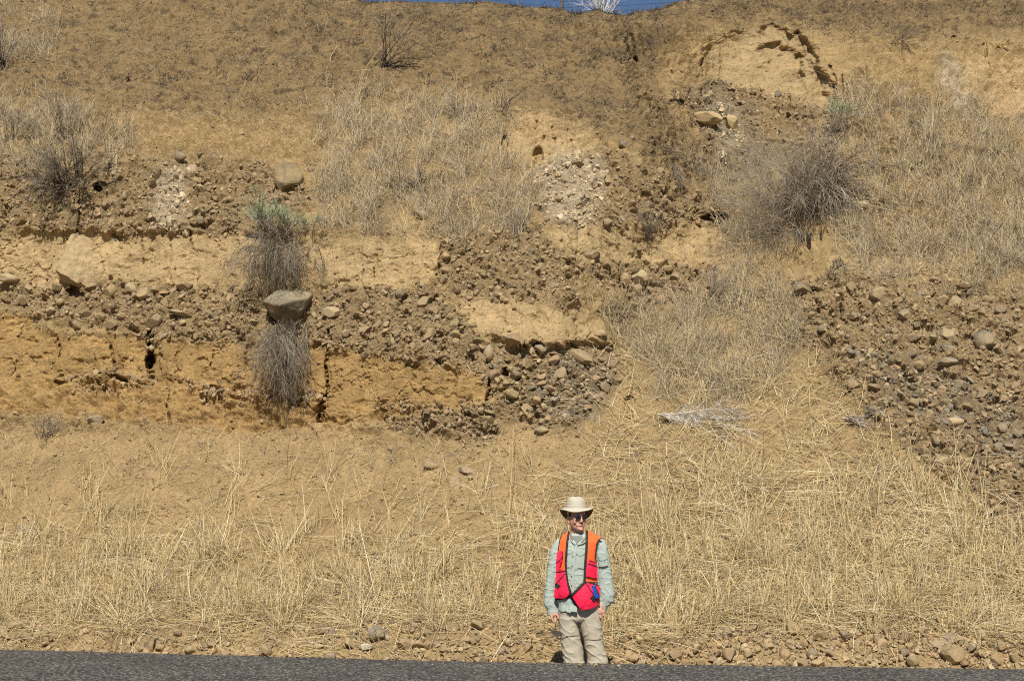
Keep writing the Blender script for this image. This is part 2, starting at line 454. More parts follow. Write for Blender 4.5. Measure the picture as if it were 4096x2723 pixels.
def normals(p):
    du = np.gradient(p, axis=1); dv = np.gradient(p, axis=0)
    n = np.cross(du, dv)
    return n / np.maximum(np.linalg.norm(n, axis=-1, keepdims=True), 1e-9)
NB = normals(np.stack([blur(pos[..., k], 6) for k in range(3)], -1))
zb = {k: zs(v, PX, PY) for k, v in Z.items()}
burn, loess, ochre, gravel, white, grey, cheat, fan = (zb[k] for k in ('burn', 'loess', 'ochre', 'gravel', 'white', 'grey', 'cheat', 'fan'))
face = np.clip(loess + ochre, 0, 1)
x, s = SX, SS
big = fbm(x / 1.1, s / 1.1, 3, 1)
mid = fbm(x / 0.32, s / 0.32, 4, 2)
fine = fbm(x / 0.09, s / 0.09, 3, 3)
w1, w2, wid = worley(x / 0.10, s / 0.10, 4)
v1, v2, vid = worley(x / 0.26 + mid * .2, s / 0.22, 5)
clod = np.clip(1 - w1 * 1.5, 0, 1) * wid ** 2
clod2 = np.clip(1 - v1 * 1.6, 0, 1) * np.clip(vid * 2 - 1.0, 0, 1)
ridge = 1 - np.abs(fbm(x / 0.45, s / 0.3, 4, 8)) * 2
flut = fbm(x / 0.16, s / 1.0, 3, 12)
chunk = np.clip(fbm(x / 0.3, s / 0.2, 4, 15) * 2.2, -1, 1)
b1, b2, bid = worley(x / 0.42 + .35 * mid + .2 * fine, s / 0.36 + .35 * flut, 61)
crackm = sstep(.10, .0, b2 - b1) * np.clip(fbm(x / 0.9, s / 0.7, 3, 63) * 2.4 + .35, 0, 1)
steps = (bid - .5) * np.clip(fbm(x / 1.2, s / 0.8, 3, 66) * 2 + .4, 0, 1)
pock = np.clip(fbm(x / 0.20, s / 0.14, 3, 68) - .28, 0, 1) * 3
disp = 0.07 * big
disp += burn * (0.035 * mid + 0.024 * fine + 0.07 * clod + 0.045 * np.clip(chunk, 0, 1))
disp += face * (-.020 * crackm + .022 * steps - .03 * np.clip(pock, 0, 1) + 0.032 * mid + 0.025 * flut + 0.008 * fine + 0.035 * np.clip(-chunk - .3, 0, 1) * -1 + 0.012 * clod)
disp += gravel * (-.11 * np.clip(pock, 0, 1) + .05 * steps + 0.05 * mid + 0.03 * fine + 0.075 * clod + 0.09 * clod2 + 0.02 * chunk)
rest = np.clip(1 - burn - face - gravel, 0, 1)
disp += rest * (0.035 * mid + 0.014 * fine + 0.03 * clod * sstep(480, 380, PY) + 0.012 * clod + 0.03 * np.clip(chunk, 0, 1) * sstep(460, 380, PY))
hum = zs(zone([[(-300, 372), (170, 385), (360, 410), (500, 408), (480, 445), (240, 440), (-300, 420)], [(512, 110), (560, 104), (606, 140), (530, 168)], [(-300, 100), (330, 110), (330, 165), (-300, 165)],
                [(560, 40), (760, 20), (700, 85), (650, 60)], [(850, 40), (1340, 40), (1340, 280), (850, 270)]], 8), PX, PY)
disp += hum * (0.06 * chunk + 0.05 * ridge * mid)
lowf = sstep(600, 660, PY)
disp *= (1 - 0.5 * lowf)
crest = qs[:, None] > 0.985
disp *= np.where(crest, 0.5, 1)
pos = pos + NB * disp[..., None]

# soil colour (albedo) per point
def C(*c): return np.array(c)
c_tan = C(.45, .315, .150); c_loess = C(.55, .395, .198); c_ochre = C(.46, .295, .120); c_grav = C(.335, .238, .122)
c_burn = C(.305, .212, .104); c_char = C(.055, .046, .036); c_grass = C(.235, .175, .098); c_brown = C(.33, .218, .11)
col = np.zeros(pos.shape) + c_tan
def mixc(m, c, k=1.0):
    global col
    m = np.clip(m * k, 0, 1)[..., None]; col = col * (1 - m) + c * m
lf = fbm(x / 2.2, s / 2.2, 4, 21)
mixc(np.clip(lf * .8 + .3, 0, 1) * sstep(400, 520, PY), c_brown, .6)
mixc(cheat * np.clip(.55 + 1.2 * fbm(x / .5, s / .5, 3, 91), 0, 1), c_grass, .85)
mixc(gravel, c_grav, .92)
mixc(ochre, c_ochre); mixc(loess, c_loess); mixc(zs(blur(_alc, 3), PX, PY), C(.44, .32, .165), .7)
mixc(white, C(.55, .46, .31), .65)
mixc(grey * gravel, C(.235, .185, .118), .5)
mixc(burn, c_burn)
topch = sstep(75, 5, PY) * sstep(150, 330, PX)
cn = fbm(x / 0.85, s / 0.85, 5, 31, 0.62)
gul = zs(np.exp(-(_g / 22) ** 2), PX, PY)
charm = sstep(0.02, 0.5, cn - 0.16 + 0.45 * topch + 0.08 * gul + .12 * sstep(200, 420, PX) * sstep(760, 600, PX)) * burn
sp1 = sstep(-.15, .30, fbm(x / .07, s / .07, 3, 37, .7)); sp2 = sstep(-.1, .25, fbm(x / .18, s / .05, 3, 39, .7))
mixc(charm * (.25 + .75 * sp1 * sp2), c_char, .85)
cf = fbm(x / 0.22, s / 0.22, 4, 35, 0.65)
mixc(sstep(0.12, 0.5, cf) * burn, C(.085, .068, .048), .7)
mixc(sstep(0.15, 0.55, -cf) * burn, C(.30, .222, .12), .45)
col *= (1 + 0.16 * fbm(x / 0.5, s / 0.5, 4, 25) + 0.10 * fbm(x / 0.06, s / 0.06, 2, 27))[..., None]
clodc = (1 + (wid - .5) * 0.5 * np.clip(gravel + .35, 0, 1) * (clod > 0.05))
col *= clodc[..., None]
col = np.clip(col, 0.01, .9)

# rows in front (ditch down from the road) and behind the crest (plateau)
def extra_rows():
    fr, bk = [], []
    x0 = pos[0, :, 0]; e = road_edge(x0)
    y0, z0 = pos[0, :, 1], pos[0, :, 2]
    for dy, zz in ((-0.6, -0.30), (-0.04, -0.20), (0.03, -0.14), (0.16, -0.30), (0.34, -0.47), (0.6, -0.52)):
        fr.append(np.stack([x0, np.minimum(e + dy, y0 - 0.05), np.full_like(x0, zz)], -1))
    t = pos[-1]; d = t.copy(); d[:, 0] = 0; sl = 0.55; 
    for st in (.25, .3, .4, .6, .9, 1.4, 2, 3, 5, 8, 12, 20):
        sl *= 0.72
        t = t + np.stack([np.zeros(NX), np.full(NX, st), st * sl + 0.04 * fbm(x0 / .6, np.full(NX, st * 7.3), 2, 3)], -1)
        bk.append(t)
    return np.array(fr), np.array(bk)
FR, BK = extra_rows()
allp = np.concatenate([FR, pos, BK], 0)
allc = np.concatenate([np.zeros(FR.shape) + c_tan, col, np.zeros(BK.shape) + C(.2, .15, .08)], 0)
NR = allp.shape[0]
idx = np.arange(NR * NX).reshape(NR, NX)
quads = np.stack([idx[:-1, :-1], idx[:-1, 1:], idx[1:, 1:], idx[1:, :-1]], -1).reshape(-1, 4)
me = new_mesh('hillside', allp.reshape(-1, 3), quads, allc.reshape(-1, 3), smooth=False)
tag(link('hillside', me, M_SOIL), kind='structure')
NF = normals(np.stack([blur(pos[..., k], 3) for k in range(3)], -1))

def spot(px, py):
    """point and outward normal of the bank where the photograph shows (px, py); arrays welcome"""
    px = np.atleast_1d(np.asarray(px, float)); py = np.atleast_1d(np.asarray(py, float))
    i = np.interp(px, pxs, np.arange(NX)); q = (PY0 - py) / (PY0 - skyline(px)); j = np.interp(q, qs, np.arange(NQ))
    i0 = np.clip(i.astype(int), 0, NX - 2); j0 = np.clip(j.astype(int), 0, NQ - 2); u = (i - i0)[:, None]; v = (j - j0)[:, None]
    out = []
    for A in (pos, NF):
        out.append((A[j0, i0] * (1 - u) + A[j0, i0 + 1] * u) * (1 - v) + (A[j0 + 1, i0] * (1 - u) + A[j0 + 1, i0 + 1] * u) * v)
    return out[0], out[1] / np.linalg.norm(out[1], axis=1, keepdims=True)
def mpp(p):                      # metres per frame pixel at a point
    return p[..., 1] / F / 0.99

# ------------------------------------------------------------------ road and ground
g = np.array([[-1500, -1500, -0.62], [1500, -1500, -0.62], [1500, 1500, -0.62], [-1500, 1500, -0.62]])
gm = mat_plain('earth', (.40, .28, .14), 1.0, .3, .8)
tag(link('ground', new_mesh('ground', g, np.array([[0, 1, 2, 3]])), gm), kind='structure')
def mat_asphalt():
    m = NT('asphalt'); P = m.pos()
    v = m.t.nodes.new('ShaderNodeTexVoronoi'); v.inputs['Scale'].default_value = 55; m.l(P, v.inputs['Vector'])
    hue = m.ramp(v.outputs['Color'], [(0.0, (.042, .040, .037)), (0.4, (.085, .081, .073)), (.66, (.135, .127, .11)), (0.8, (.34, .31, .25)), (1.0, (.19, .18, .168))])
    edge = m.ramp(v.outputs['Distance'], [(0.4, 1.0), (0.7, 0.4)])
    c = m.mix(hue, edge)
    c = m.mix(c, m.ramp(m.noise(1.3, 4, .6, P).outputs[0], [(0.3, .8), (.7, 1.15)]))
    m.l(c, m.b.inputs['Base Color']); m.b.inputs['Roughness'].default_value = 0.85
    h = m.ramp(v.outputs['Distance'], [(0.0, 1.0), (0.6, 0.0)])
    m.bump(h, 0.9, 0.006)
    return m.m
xs = np.concatenate([np.linspace(-300, -8, 30), np.arange(-7.9, 8, 0.05), np.linspace(8, 300, 30)])
ye = road_edge(xs) + (0.03 * fbm(xs / .3, xs * 0, 4, 61, .65) + .03 * fbm(xs / 1.7, xs * 0 + 3, 2, 62)) * (np.abs(xs) < 9)
rows = [np.stack([xs, ye - 0.012, np.full_like(xs, -0.2)], -1), np.stack([xs, ye, np.full_like(xs, -0.02)], -1), np.stack([xs, ye - 0.02, np.full_like(xs, 0)], -1)]
for k in (0.5, 1.5, 3, 5, 7.5):
    rows.append(np.stack([xs, ye - k, np.zeros_like(xs) - (0.0 if k < 7 else 0.0)], -1))
rows.append(np.stack([xs, ye - 7.6, np.full_like(xs, -0.3)], -1))
rp = np.array(rows); ii = np.arange(rp.shape[0] * rp.shape[1]).reshape(rp.shape[:2])
fq = np.stack([ii[:-1, :-1], ii[1:, :-1], ii[1:, 1:], ii[:-1, 1:]], -1).reshape(-1, 4)
tag(link('road', new_mesh('road', rp.reshape(-1, 3), fq), mat_asphalt()), kind='structure')
# ------------------------------------------------------------------ stones: shapes
def ico(sub):
    bm = bmesh.new(); bmesh.ops.create_icosphere(bm, subdivisions=sub, radius=1)
    v = np.array([q.co[:] for q in bm.verts]); f = np.array([[q.index for q in t.verts] for t in bm.faces]); bm.free()
    return v, f
I1, I2, I4 = ico(1), ico(2), ico(4)
def stone_shape(v, r, angular=0.6, cuts=9, rough=0.05):
    v = v.copy()
    ln = r.normal(size=(4, 3)) * 1.3; ph = r.uniform(0, 6, 4)
    v *= (1 + 0.10 * np.sin(v @ ln.T + ph).sum(1) / 2)[:, None]
    for _ in range(cuts):
        n = r.normal(size=3); n /= np.linalg.norm(n)
        d = r.uniform(0.36, 0.80) * angular + (1 - angular) * r.uniform(0.85, 1.0)
        t = v @ n
        ov = np.clip(t - d, 0, None)
        v -= ov[:, None] * n * 0.96
    if rough:
        ln = r.normal(size=(6, 3)) * 6; ph = r.uniform(0, 6, 6)
        v *= (1 + rough * np.sin(v @ ln.T + ph).mean(1))[:, None]
    lo, hi = v.min(0), v.max(0)
    return (v - (lo + hi) / 2) / ((hi - lo) / 2)
def rand_rot(n, r):
    q = r.normal(size=(n, 4)); q /= np.linalg.norm(q, axis=1, keepdims=True)
    w, x, y, z = q.T
    return np.stack([np.stack([1 - 2 * (y * y + z * z), 2 * (x * y - w * z), 2 * (x * z + w * y)], -1),
                     np.stack([2 * (x * y + w * z), 1 - 2 * (x * x + z * z), 2 * (y * z - w * x)], -1),
                     np.stack([2 * (x * z - w * y), 2 * (y * z + w * x), 1 - 2 * (x * x + y * y)], -1)], 1)
STONE_COLS = .86 * np.array([[.37, .265, .145], [.34, .25, .14], [.40, .30, .17], [.30, .222, .128], [.255, .21, .145], [.215, .185, .135], [.165, .148, .118], [.28, .185, .11], [.46, .37, .235], [.31, .205, .12]])
def pick_cols(n, r, kind='tan', dust=.35):
    pr = {'tan': [.26, .22, .2, .13, .07, .04, .02, .03, .02, .01], 'grey': [.10, .1, .08, .1, .2, .22, .12, .04, .03, .01],
          'mixed': [.18, .18, .14, .14, .12, .09, .05, .05, .03, .02], 'white': [.05, .05, .2, 0, .05, .05, 0, 0, .6, 0]}[kind]
    pr = np.array(pr); c = STONE_COLS[r.choice(10, n, p=pr / pr.sum())]
    if kind == 'white': c = c * 1.5; dust *= .5
    if kind == 'grey': c = c * 1.2; dust *= .4
    c = c * (1 - dust) + dust * np.array([.36, .255, .13])
    return c * r.uniform(.80, 1.18, (n, 1)) * r.uniform(.96, 1.04, (n, 3))
def sample_by(m, n, r, x0=-60, x1=1084, y0=-10, y1=668):
    out = np.zeros((0, 2)); mx = m.max()
    while len(out) < n:
        p = np.stack([r.uniform(x0, x1, n * 2), r.uniform(y0, y1, n * 2)], -1)
        k = r.uniform(0, mx, n * 2) < zs(m, p[:, 0], p[:, 1])
        out = np.concatenate([out, p[k]])
    return out[:n]
def hull_shape(r, n, flat=1.0):
    """sharp edged broken stone: the hull of a few random points"""
    p = unit0(r.normal(size=(n, 3))) * r.uniform(.8, 1.0, (n, 1))
    bm = bmesh.new()
    for q in p: bm.verts.new(q)
    res = bmesh.ops.convex_hull(bm, input=bm.verts)
    bmesh.ops.delete(bm, geom=[e for e in res['geom_interior'] if isinstance(e, bmesh.types.BMVert)], context='VERTS')
    bm.verts.index_update()
    v = np.array([q.co[:] for q in bm.verts]); f = np.array([[q.index for q in t.verts] for t in bm.faces]); bm.free()
    return v, f
def unit0(a): return a / np.linalg.norm(a, axis=-1, keepdims=True)
def scatter_stones(name, pts, sizes, cols, r, lift=0.25, shapes=36, mat=None, label=None):
    P, N = spot(pts[:, 0], pts[:, 1]); n = len(pts)
    which = r.integers(0, shapes, n)
    sc = sizes[:, None] * np.stack([r.uniform(.85, 1.35, n), r.uniform(.65, 1.0, n), r.uniform(.5, .85, n)], -1)
    Rm = rand_rot(n, r); Vs, Fs, Cs, off = [], [], [], 0
    for k in range(shapes):
        v, f = hull_shape(r, int(r.integers(9, 17)))
        i = np.nonzero(which == k)[0]
        if not len(i): continue
        V = np.einsum('nij,nvj->nvi', Rm[i], v[None] * sc[i][:, None, :]) + (P[i] + N[i] * (sizes[i] * lift)[:, None])[:, None, :]
        Fs.append((f[None] + (np.arange(len(i)) * len(v))[:, None, None]).reshape(-1, 3) + off); off += V.shape[0] * V.shape[1]
        Vs.append(V.reshape(-1, 3)); Cs.append(np.repeat(cols[i], len(v), 0))
    o = link(name, new_mesh(name, np.concatenate(Vs), np.concatenate(Fs), np.concatenate(Cs)), mat or M_GRAVEL); tag(o, kind='stuff')
    return o
# gravel of the bank: uncountable small stones
r = np.random.default_rng(101)
gm_ = Z['gravel'] * (0.55 + 0.9 * np.clip(fbm(_zx / 26, _zy / 16, 3, 71) + .35, 0, 1)) 
gm_ = np.maximum(gm_, blur(Z['gravel'], 9) * .12)
gp = sample_by(gm_, 19000, r)
gs = np.clip(r.lognormal(math.log(.0215), .48, len(gp)), .010, .062)
gc = np.where((zs(Z['white'], gp[:, 0], gp[:, 1]) > r.uniform(0, 1.1, len(gp)))[:, None], pick_cols(len(gp), r, 'white'),
     np.where((zs(Z['grey'], gp[:, 0], gp[:, 1]) > r.uniform(0, 1.1, len(gp)))[:, None], pick_cols(len(gp), r, 'grey'), pick_cols(len(gp), r, 'tan')))
tag(scatter_stones('bank_gravel', gp, gs, gc, r, .12), 'small tan and grey gravel packed in the beds of the cut bank', 'gravel')
# scattered pebbles and clods on the bare slope
lm = np.clip(1 - Z['gravel'], 0, 1) * (0.25 + np.clip(fbm(_zx / 40, _zy / 30, 3, 73) + .1, 0, 1)) * np.where(_zy < 660, 1, 0) * (1 - .75 * Z['loess'] - .55 * Z['ochre']) * np.where(_zy < 100, 0.5, 1)
lm = lm + .5 * Z['burn'] * (_zy < 470) + .35 * sstep(420, 440, _zy) * sstep(560, 500, _zy)
lp = sample_by(lm, 17000, r)
lsz = np.clip(r.lognormal(math.log(.0125), .5, len(lp)), .005, .045)
lb = zs(Z['burn'], lp[:, 0], lp[:, 1])[:, None]
lcol = pick_cols(len(lp), r, 'tan', .7) * (1.05 - .42 * lb)
tag(scatter_stones('slope_pebbles', lp, lsz, lcol, r, .2), 'loose pebbles and clods strewn over the bare tan slope', 'pebbles')
# rubble fines beside the road
fm = sstep(612, 634, _zy) * np.where(_zy < 672, 1.0, 0) * np.clip(.45 + .5 * sstep(560, 700, _zx) + .35 * np.exp(-((_zx - 490) / 70.) ** 2) + .6 * fbm(_zx / 40, _zy / 14, 3, 75), .04, 1.6)
fp = sample_by(fm, 3800, r)
fs = np.clip(r.lognormal(math.log(.019), .5, len(fp)), .008, .05)
tag(scatter_stones('road_rubble', fp, fs, pick_cols(len(fp), r, 'tan') * 1.25, r, .35), 'crumbs of tan rubble between the roadside stones', 'rubble')

# ------------------------------------------------------------------ stones: individuals
M_SILT = mat_plain('silt_crust', (.37, .272, .145), 1.0, .30, 14, .9, spec=0, bdist=.03)
V4 = 0.4341                         # the list below is in a 2359 px wide view of the photograph
TAN, BRN, GRY, DGR, PAL, RED, OLV, WHT = (.38, .275, .15), (.28, .20, .12), (.275, .23, .16), (.165, .148, .118), (.46, .355, .21), (.34, .195, .11), (.225, .185, .115), (.58, .51, .40)
_stone_n = [0]
def stone(cx, cy, w, h, color, label, rot=0, ang=.7, cuts=10, out=.25, deep=.8, mat=None, cat='rock', name='rock', seed=None, group=None, lift=0):
    _stone_n[0] += 1
    r = np.random.default_rng(seed or (900 + _stone_n[0]))
    P, N = spot(cx * V4, cy * V4)
    P, N = P[0], N[0]
    k = mpp(P)
    a, c = w * V4 * k / 2, h * V4 * k / 2
    b = deep * (a + c) / 2
    v = stone_shape(I4[0], r, ang, cuts, .03) * np.array([a, b, c])
    ca, sa = math.cos(R(rot)), math.sin(R(rot))
    v = v @ np.array([[ca, 0, -sa], [0, 1, 0], [sa, 0, ca]]).T
    me = new_mesh(name, v, I4[1], smooth=False)
    o = link(name, me, mat or M_ROCK)
    d = N.copy(); d[2] *= .3; d /= np.linalg.norm(d)
    o.location = Vector(P + d * b * out + np.array([0, 0, lift]))
    cc = np.array(color) * r.uniform(.84, .98)
    o.color = (*cc, 1)
    tag(o, label, cat, group)
    return o
BIG = [
 (670, 415, 68, 74, (.30, .225, .125), 'big rounded tan brown boulder bulging from the bank above the green topped sagebrush', 0, .5, 9, .55, .9),
 (768, 722, 44, 28, PAL, 'pale flat topped stone just right of the lichen covered boulder', -4, .7, 9, .45, .9),
 (24, 640, 52, 22, PAL, 'pale flat slab at the left edge under the silt face', -6, .7, 8, .4, .9),
 (972, 500, 36, 34, (.33, .27, .17), 'olive grey stone jutting from the grassy slope in the middle with dark shade below', 8, .7, 9, .45, .9),
 (1360, 590, 42, 32, BRN, 'brown rounded stone under the pale silt face right of centre', -5, .5, 8, .35, .9),
 (1469, 640, 46, 46, PAL, 'pale squarish block with a reddish left side among cobbles right of centre', -8, .8, 9, .4, .9),
 (1434, 645, 24, 38, TAN, 'upright tan stone leaning on the left of the pale squarish block', 4, .7, 9, .35, .8),
 (1330, 822, 62, 36, (.36, .265, .15), 'long tan boulder slanting down to the right in the middle cobble block', -33, .5, 8, .4, .9),
 (1180, 780, 40, 28, BRN, 'brown blocky stone at the left end of the middle cobble block', 5, .8, 9, .4, .9),
 (2267, 787, 48, 50, (.27, .225, .16), 'round grey boulder on the right gravel face', 0, .25, 7, .35, .9),
 (1849, 680, 46, 32, OLV, 'dark olive stone overhanging a black hollow at the left of the right gravel face', -4, .65, 9, .5, .95),
 (2070, 844, 38, 18, (.42, .26, .145), 'reddish flat cobble sticking out of the right gravel face', -5, .5, 8, .5, 1.0),
 (2183, 837, 50, 20, GRY, 'flat grey stone right of the reddish cobble on the right gravel face', 3, .6, 8, .4, .9),
 (2193, 969, 48, 22, PAL, 'pale pointed stone low on the right gravel face', 4, .6, 8, .35, .9),
 (2174, 1064, 46, 22, (.40, .30, .17), 'smooth tan slab stone sticking out near the lower tip of the right gravel face', 3, .55, 8, .5, .9),
 (1625, 276, 68, 36, (.50, .36, .18), 'larger left half of the cracked pale silt block below the alcove', -6, .6, 9, .25, .8),
 (1686, 284, 30, 36, (.50, .36, .18), 'smaller right half of the cracked pale silt block below the alcove', -4, .6, 9, .25, .9),
 (1995, 483, 34, 22, PAL, 'pale angular stone beside the tip of the big grey bush', -4, .8, 9, .4, .9),
 (2192, 1508, 56, 46, (.34, .25, .135), 'big angular boulder touching the road edge at the right', -12, .75, 9, .6, .9),
 (2196, 1473, 54, 34, (.36, .28, .18), 'tan rubble block behind the big roadside boulder', -6, .7, 10, .3, .9),
 (875, 1464, 46, 38, (.235, .205, .165), 'grey angular block in the roadside rubble left of the person', -12, .8, 8, .5, .9),
 (1825, 1448, 34, 30, TAN, 'tan boulder perched on top of two stones right of the person', -8, .7, 9, .7, .9),
 (1822, 1476, 26, 22, TAN, 'tan stone under the perched boulder right of the person', 5, .7, 9, .5, .9),
 (1808, 1503, 26, 28, (.36, .25, .14), 'rounded tan stone near the road below the perched boulder', 5, .5, 9, .5, .9),
 (43, 1441, 46, 24, (.30, .215, .125), 'long brown stone lying by the straw at the far left of the roadside', 6, .55, 8, .5, .9),
 (63, 1467, 30, 18, (.33, .235, .13), 'wedge shaped brown stone in front of the long stone at the far left', 10, .75, 9, .5, .9),
 (124, 1464, 26, 18, (.29, .21, .12), 'brown stone at the straw edge right of the far left stones', -14, .7, 9, .45, .9),
 (477, 1449, 38, 26, (.31, .22, .125), 'brown rough rock with a dark underside in the straw left of centre', -4, .7, 12, .6, .9),
 (455, 1428, 28, 22, TAN, 'tan stone half sunk in straw behind the rough brown rock', 0, .5, 8, .3, .9),
 (348, 1487, 26, 30, (.28, .205, .12), 'upright brown stone standing at the road edge between two lesser stones', 4, .65, 9, .6, .9),
 (325, 1493, 24, 18, TAN, 'small tan stone left of the upright brown stone at the road edge', 10, .7, 9, .5, .9),
 (371, 1491, 22, 18, TAN, 'small tan wedge right of the upright brown stone at the road edge', -10, .8, 9, .5, .9),
 (488, 1481, 18, 20, BRN, 'small square brown stone below the rough brown rock near the road', 3, .8, 9, .5, .9),
 (472, 1483, 14, 18, BRN, 'small dark cobble left of the square brown stone near the road', 3, .6, 9, .5, .9),
 (1045, 1451, 34, 28, (.29, .20, .115), 'reddish brown stone at the right end of the rubble pile left of the person', 14, .6, 8, .5, .9),
 (771, 1470, 24, 34, (.30, .235, .155), 'tall slab leaning in the rubble at the left end of the pile', -10, .7, 8, .5, .6),
 (748, 1460, 26, 22, BRN, 'brown stone left of the tall leaning slab', 8, .7, 9, .5, .9),
 (844, 1441, 32, 18, (.24, .205, .15), 'long grey stone tilted up behind the grey angular block', 28, .8, 9, .5, .9),
 (957, 1447, 26, 20, BRN, 'brown lump in the middle of the rubble pile left of the person', -6, .6, 9, .5, .9),
 (846, 1491, 34, 18, WHT, 'whitish flat stone in front of the grey angular block', -4, .6, 9, .45, .9),
 (1959, 1169, 16, 20, WHT, 'white lumpy stone alone on the straw slope at the right', -14, .5, 9, .5, .9),
 (2052, 1160, 18, 16, (.29, .26, .2), 'small grey stone buried in straw right of the white stone', 0, .7, 9, .3, .9),
 (218, 964, 36, 26, (.28, .23, .16), 'grey stone on the talus at the left under the cliff', -8, .7, 9, .35, .9),
 (58, 1216, 50, 24, (.30, .245, .165), 'grey rounded rock half buried in talus at the left', -4, .3, 8, .1, .9),
 (412, 1216, 32, 18, (.36, .275, .165), 'flat tan rock half buried in the talus left of centre', -6, .6, 8, .15, .9),
 (995, 1072, 36, 24, (.34, .26, .155), 'tan wedge stone on the talus below the middle cliff foot', -8, .75, 9, .4, .9),
 (1078, 1086, 42, 18, (.31, .25, .165), 'flat grey tan stone right of the wedge stone on the talus', -14, .5, 9, .25, .9),
 (1051, 1120, 36, 46, (.40, .30, .17), 'smooth tan rock buried upright in the talus above centre of the straw', -6, .4, 8, .05, .7),
 (1161, 1238, 36, 34, (.38, .25, .12), 'brown cubic clod on the talus left of the hat', -6, .75, 9, .2, .9),
 (416, 377, 28, 24, GRY, 'grey stone casting a dark shade at the top of the left gravel bed', -10, .8, 9, .5, .9),
 (440, 381, 24, 22, PAL, 'pale stone right of the shaded grey stone at the top of the left gravel bed', 10, .8, 9, .4, .9),
 (452, 404, 16, 34, PAL, 'pale upright sliver below the pale stone of the left gravel bed', 6, .6, 9, .1, .7),
 (289, 455, 14, 22, GRY, 'narrow grey stone standing in the left gravel bed', -4, .8, 9, .5, .9),
 (45, 379, 22, 16, GRY, 'grey stone at the upper left end of the gravel bed', -12, .8, 9, .45, .9),
 (15, 364, 16, 14, GRY, 'small grey stone at the left edge above the gravel bed', -12, .8, 9, .45, .9),
 (716, 386, 18, 14, BRN, 'brown stone in grass right of the rounded boulder', 10, .7, 9, .4, .9),
 (707, 467, 16, 12, GRY, 'small grey stone right of the green topped sagebrush', 4, .7, 9, .4, .9),
 (635, 466, 34, 16, (.24, .15, .09), 'reddish brown flat stone between the rounded boulder and the green topped sagebrush', 2, .7, 9, .35, .9),
 (337, 683, 32, 26, (.38, .29, .16), 'tan angular cobble right of the buried slab in the left cobble bed', 14, .75, 9, .45, .9),
 (308, 664, 36, 26, PAL, 'pale angular slab above the tan cobble in the left cobble bed', -18, .75, 9, .3, .9),
 (257, 673, 34, 36, (.36, .25, .13), 'brown lumpy clod between the tilted slab and the pale slab', -6, .5, 12, .2, .9),
 (425, 659, 40, 24, (.38, .28, .16), 'broad tan stone at the top of the left cobble bed left of the sagebrush', -10, .7, 9, .3, .9),
 (575, 662, 24, 20, PAL, 'pale rounded cobble left of the lichen covered boulder', 0, .4, 9, .3, .9),
 (556, 673, 26, 22, TAN, 'tan cobble beside the pale rounded one left of the lichen covered boulder', 0, .6, 9, .3, .9),
 (360, 741, 42, 24, (.33, .265, .165), 'dark sided slab pointing up to the right at the gap in the ochre face', 42, .75, 8, .4, .8),
 (418, 720, 56, 14, (.34, .265, .16), 'thin flat slab overhanging above the ochre face', -10, .7, 8, .5, 1.0),
 (350, 800, 14, 16, PAL, 'round pale cobble wedged in the cleft of the ochre face', 0, .3, 8, .3, .9),
 (1122, 813, 24, 40, (.42, .33, .21), 'pale upright block at the step between ochre face and cobble block', 4, .85, 8, .5, .8),
 (1554, 640, 22, 26, BRN, 'brown angular stone right of the pale squarish block', -6, .8, 9, .4, .9),
 (1525, 646, 26, 16, BRN, 'flat brown stone between the pale squarish block and the brown angular stone', -6, .7, 9, .4, .9),
 (1289, 788, 26, 20, RED, 'reddish stone at the top of the middle cobble block', -6, .7, 9, .4, .9),
 (1248, 803, 30, 22, GRY, 'grey stone below the reddish stone of the middle cobble block', -12, .7, 9, .4, .9),
 (1380, 769, 36, 20, (.39, .29, .165), 'tan flat stone capping the right corner of the middle cobble block', -12, .7, 9, .4, .9),
 (1286, 860, 34, 34, (.33, .26, .165), 'grey tan angular cobble at the heart of the middle cobble block', -8, .75, 9, .35, .9),
 (1393, 889, 24, 30, (.31, .24, .15), 'upright brown cobble at the right of the middle cobble block', -8, .5, 9, .35, .9),
 (1386, 851, 24, 18, GRY, 'grey cobble above the upright brown cobble', 3, .7, 9, .4, .9),
 (1347, 937, 28, 12, RED, 'flat reddish stone low in the middle cobble block', -6, .7, 9, .4, .9),
 (1326, 956, 26, 14, GRY, 'flat grey stone at the foot of the middle cobble block', -6, .7, 9, .4, .9),
 (1250, 991, 36, 20, (.36, .28, .17), 'tan block lying on the talus below the middle cobble block', -14, .85, 8, .5, .9),
 (2028, 679, 50, 34, (.38, .29, .16), 'broad tan boulder at the top of the right gravel face', 10, .5, 9, .3, .9),
 (2110, 686, 32, 26, OLV, 'dark wedge stone right of the broad tan boulder', -30, .75, 9, .45, .9),
 (2220, 668, 34, 18, BRN, 'brown flat stone at the upper right of the right gravel face', 0, .7, 9, .4, .9),
 (2170, 689, 30, 22, TAN, 'tan pointed stone between the dark wedge and the tall tan slab', 14, .75, 9, .35, .9),
 (2201, 696, 32, 46, (.40, .30, .17), 'tall tan slab set flush in the upper right gravel face', -6, .6, 9, .1, .6),
 (2084, 722, 30, 22, GRY, 'grey speckled stone below the broad tan boulder', 12, .6, 9, .4, .9),
 (2241, 713, 36, 18, BRN, 'brown long cobble slanting up to the right at the upper right gravel face', 14, .6, 9, .4, .9),
 (1974, 736, 28, 18, BRN, 'brown stone over a dark gap below the small hanging dead bush', -4, .7, 9, .45, .9),
 (2184, 773, 40, 32, (.41, .32, .19), 'flat pale tan plate left of the round grey boulder', -8, .7, 8, .15, .7),
 (2184, 803, 34, 22, DGR, 'dark grey stone below the flat pale tan plate', -14, .75, 9, .5, .9),
 (1973, 893, 36, 28, (.32, .235, .14), 'brown grooved stone at the left edge of the right gravel face', -8, .7, 10, .4, .9),
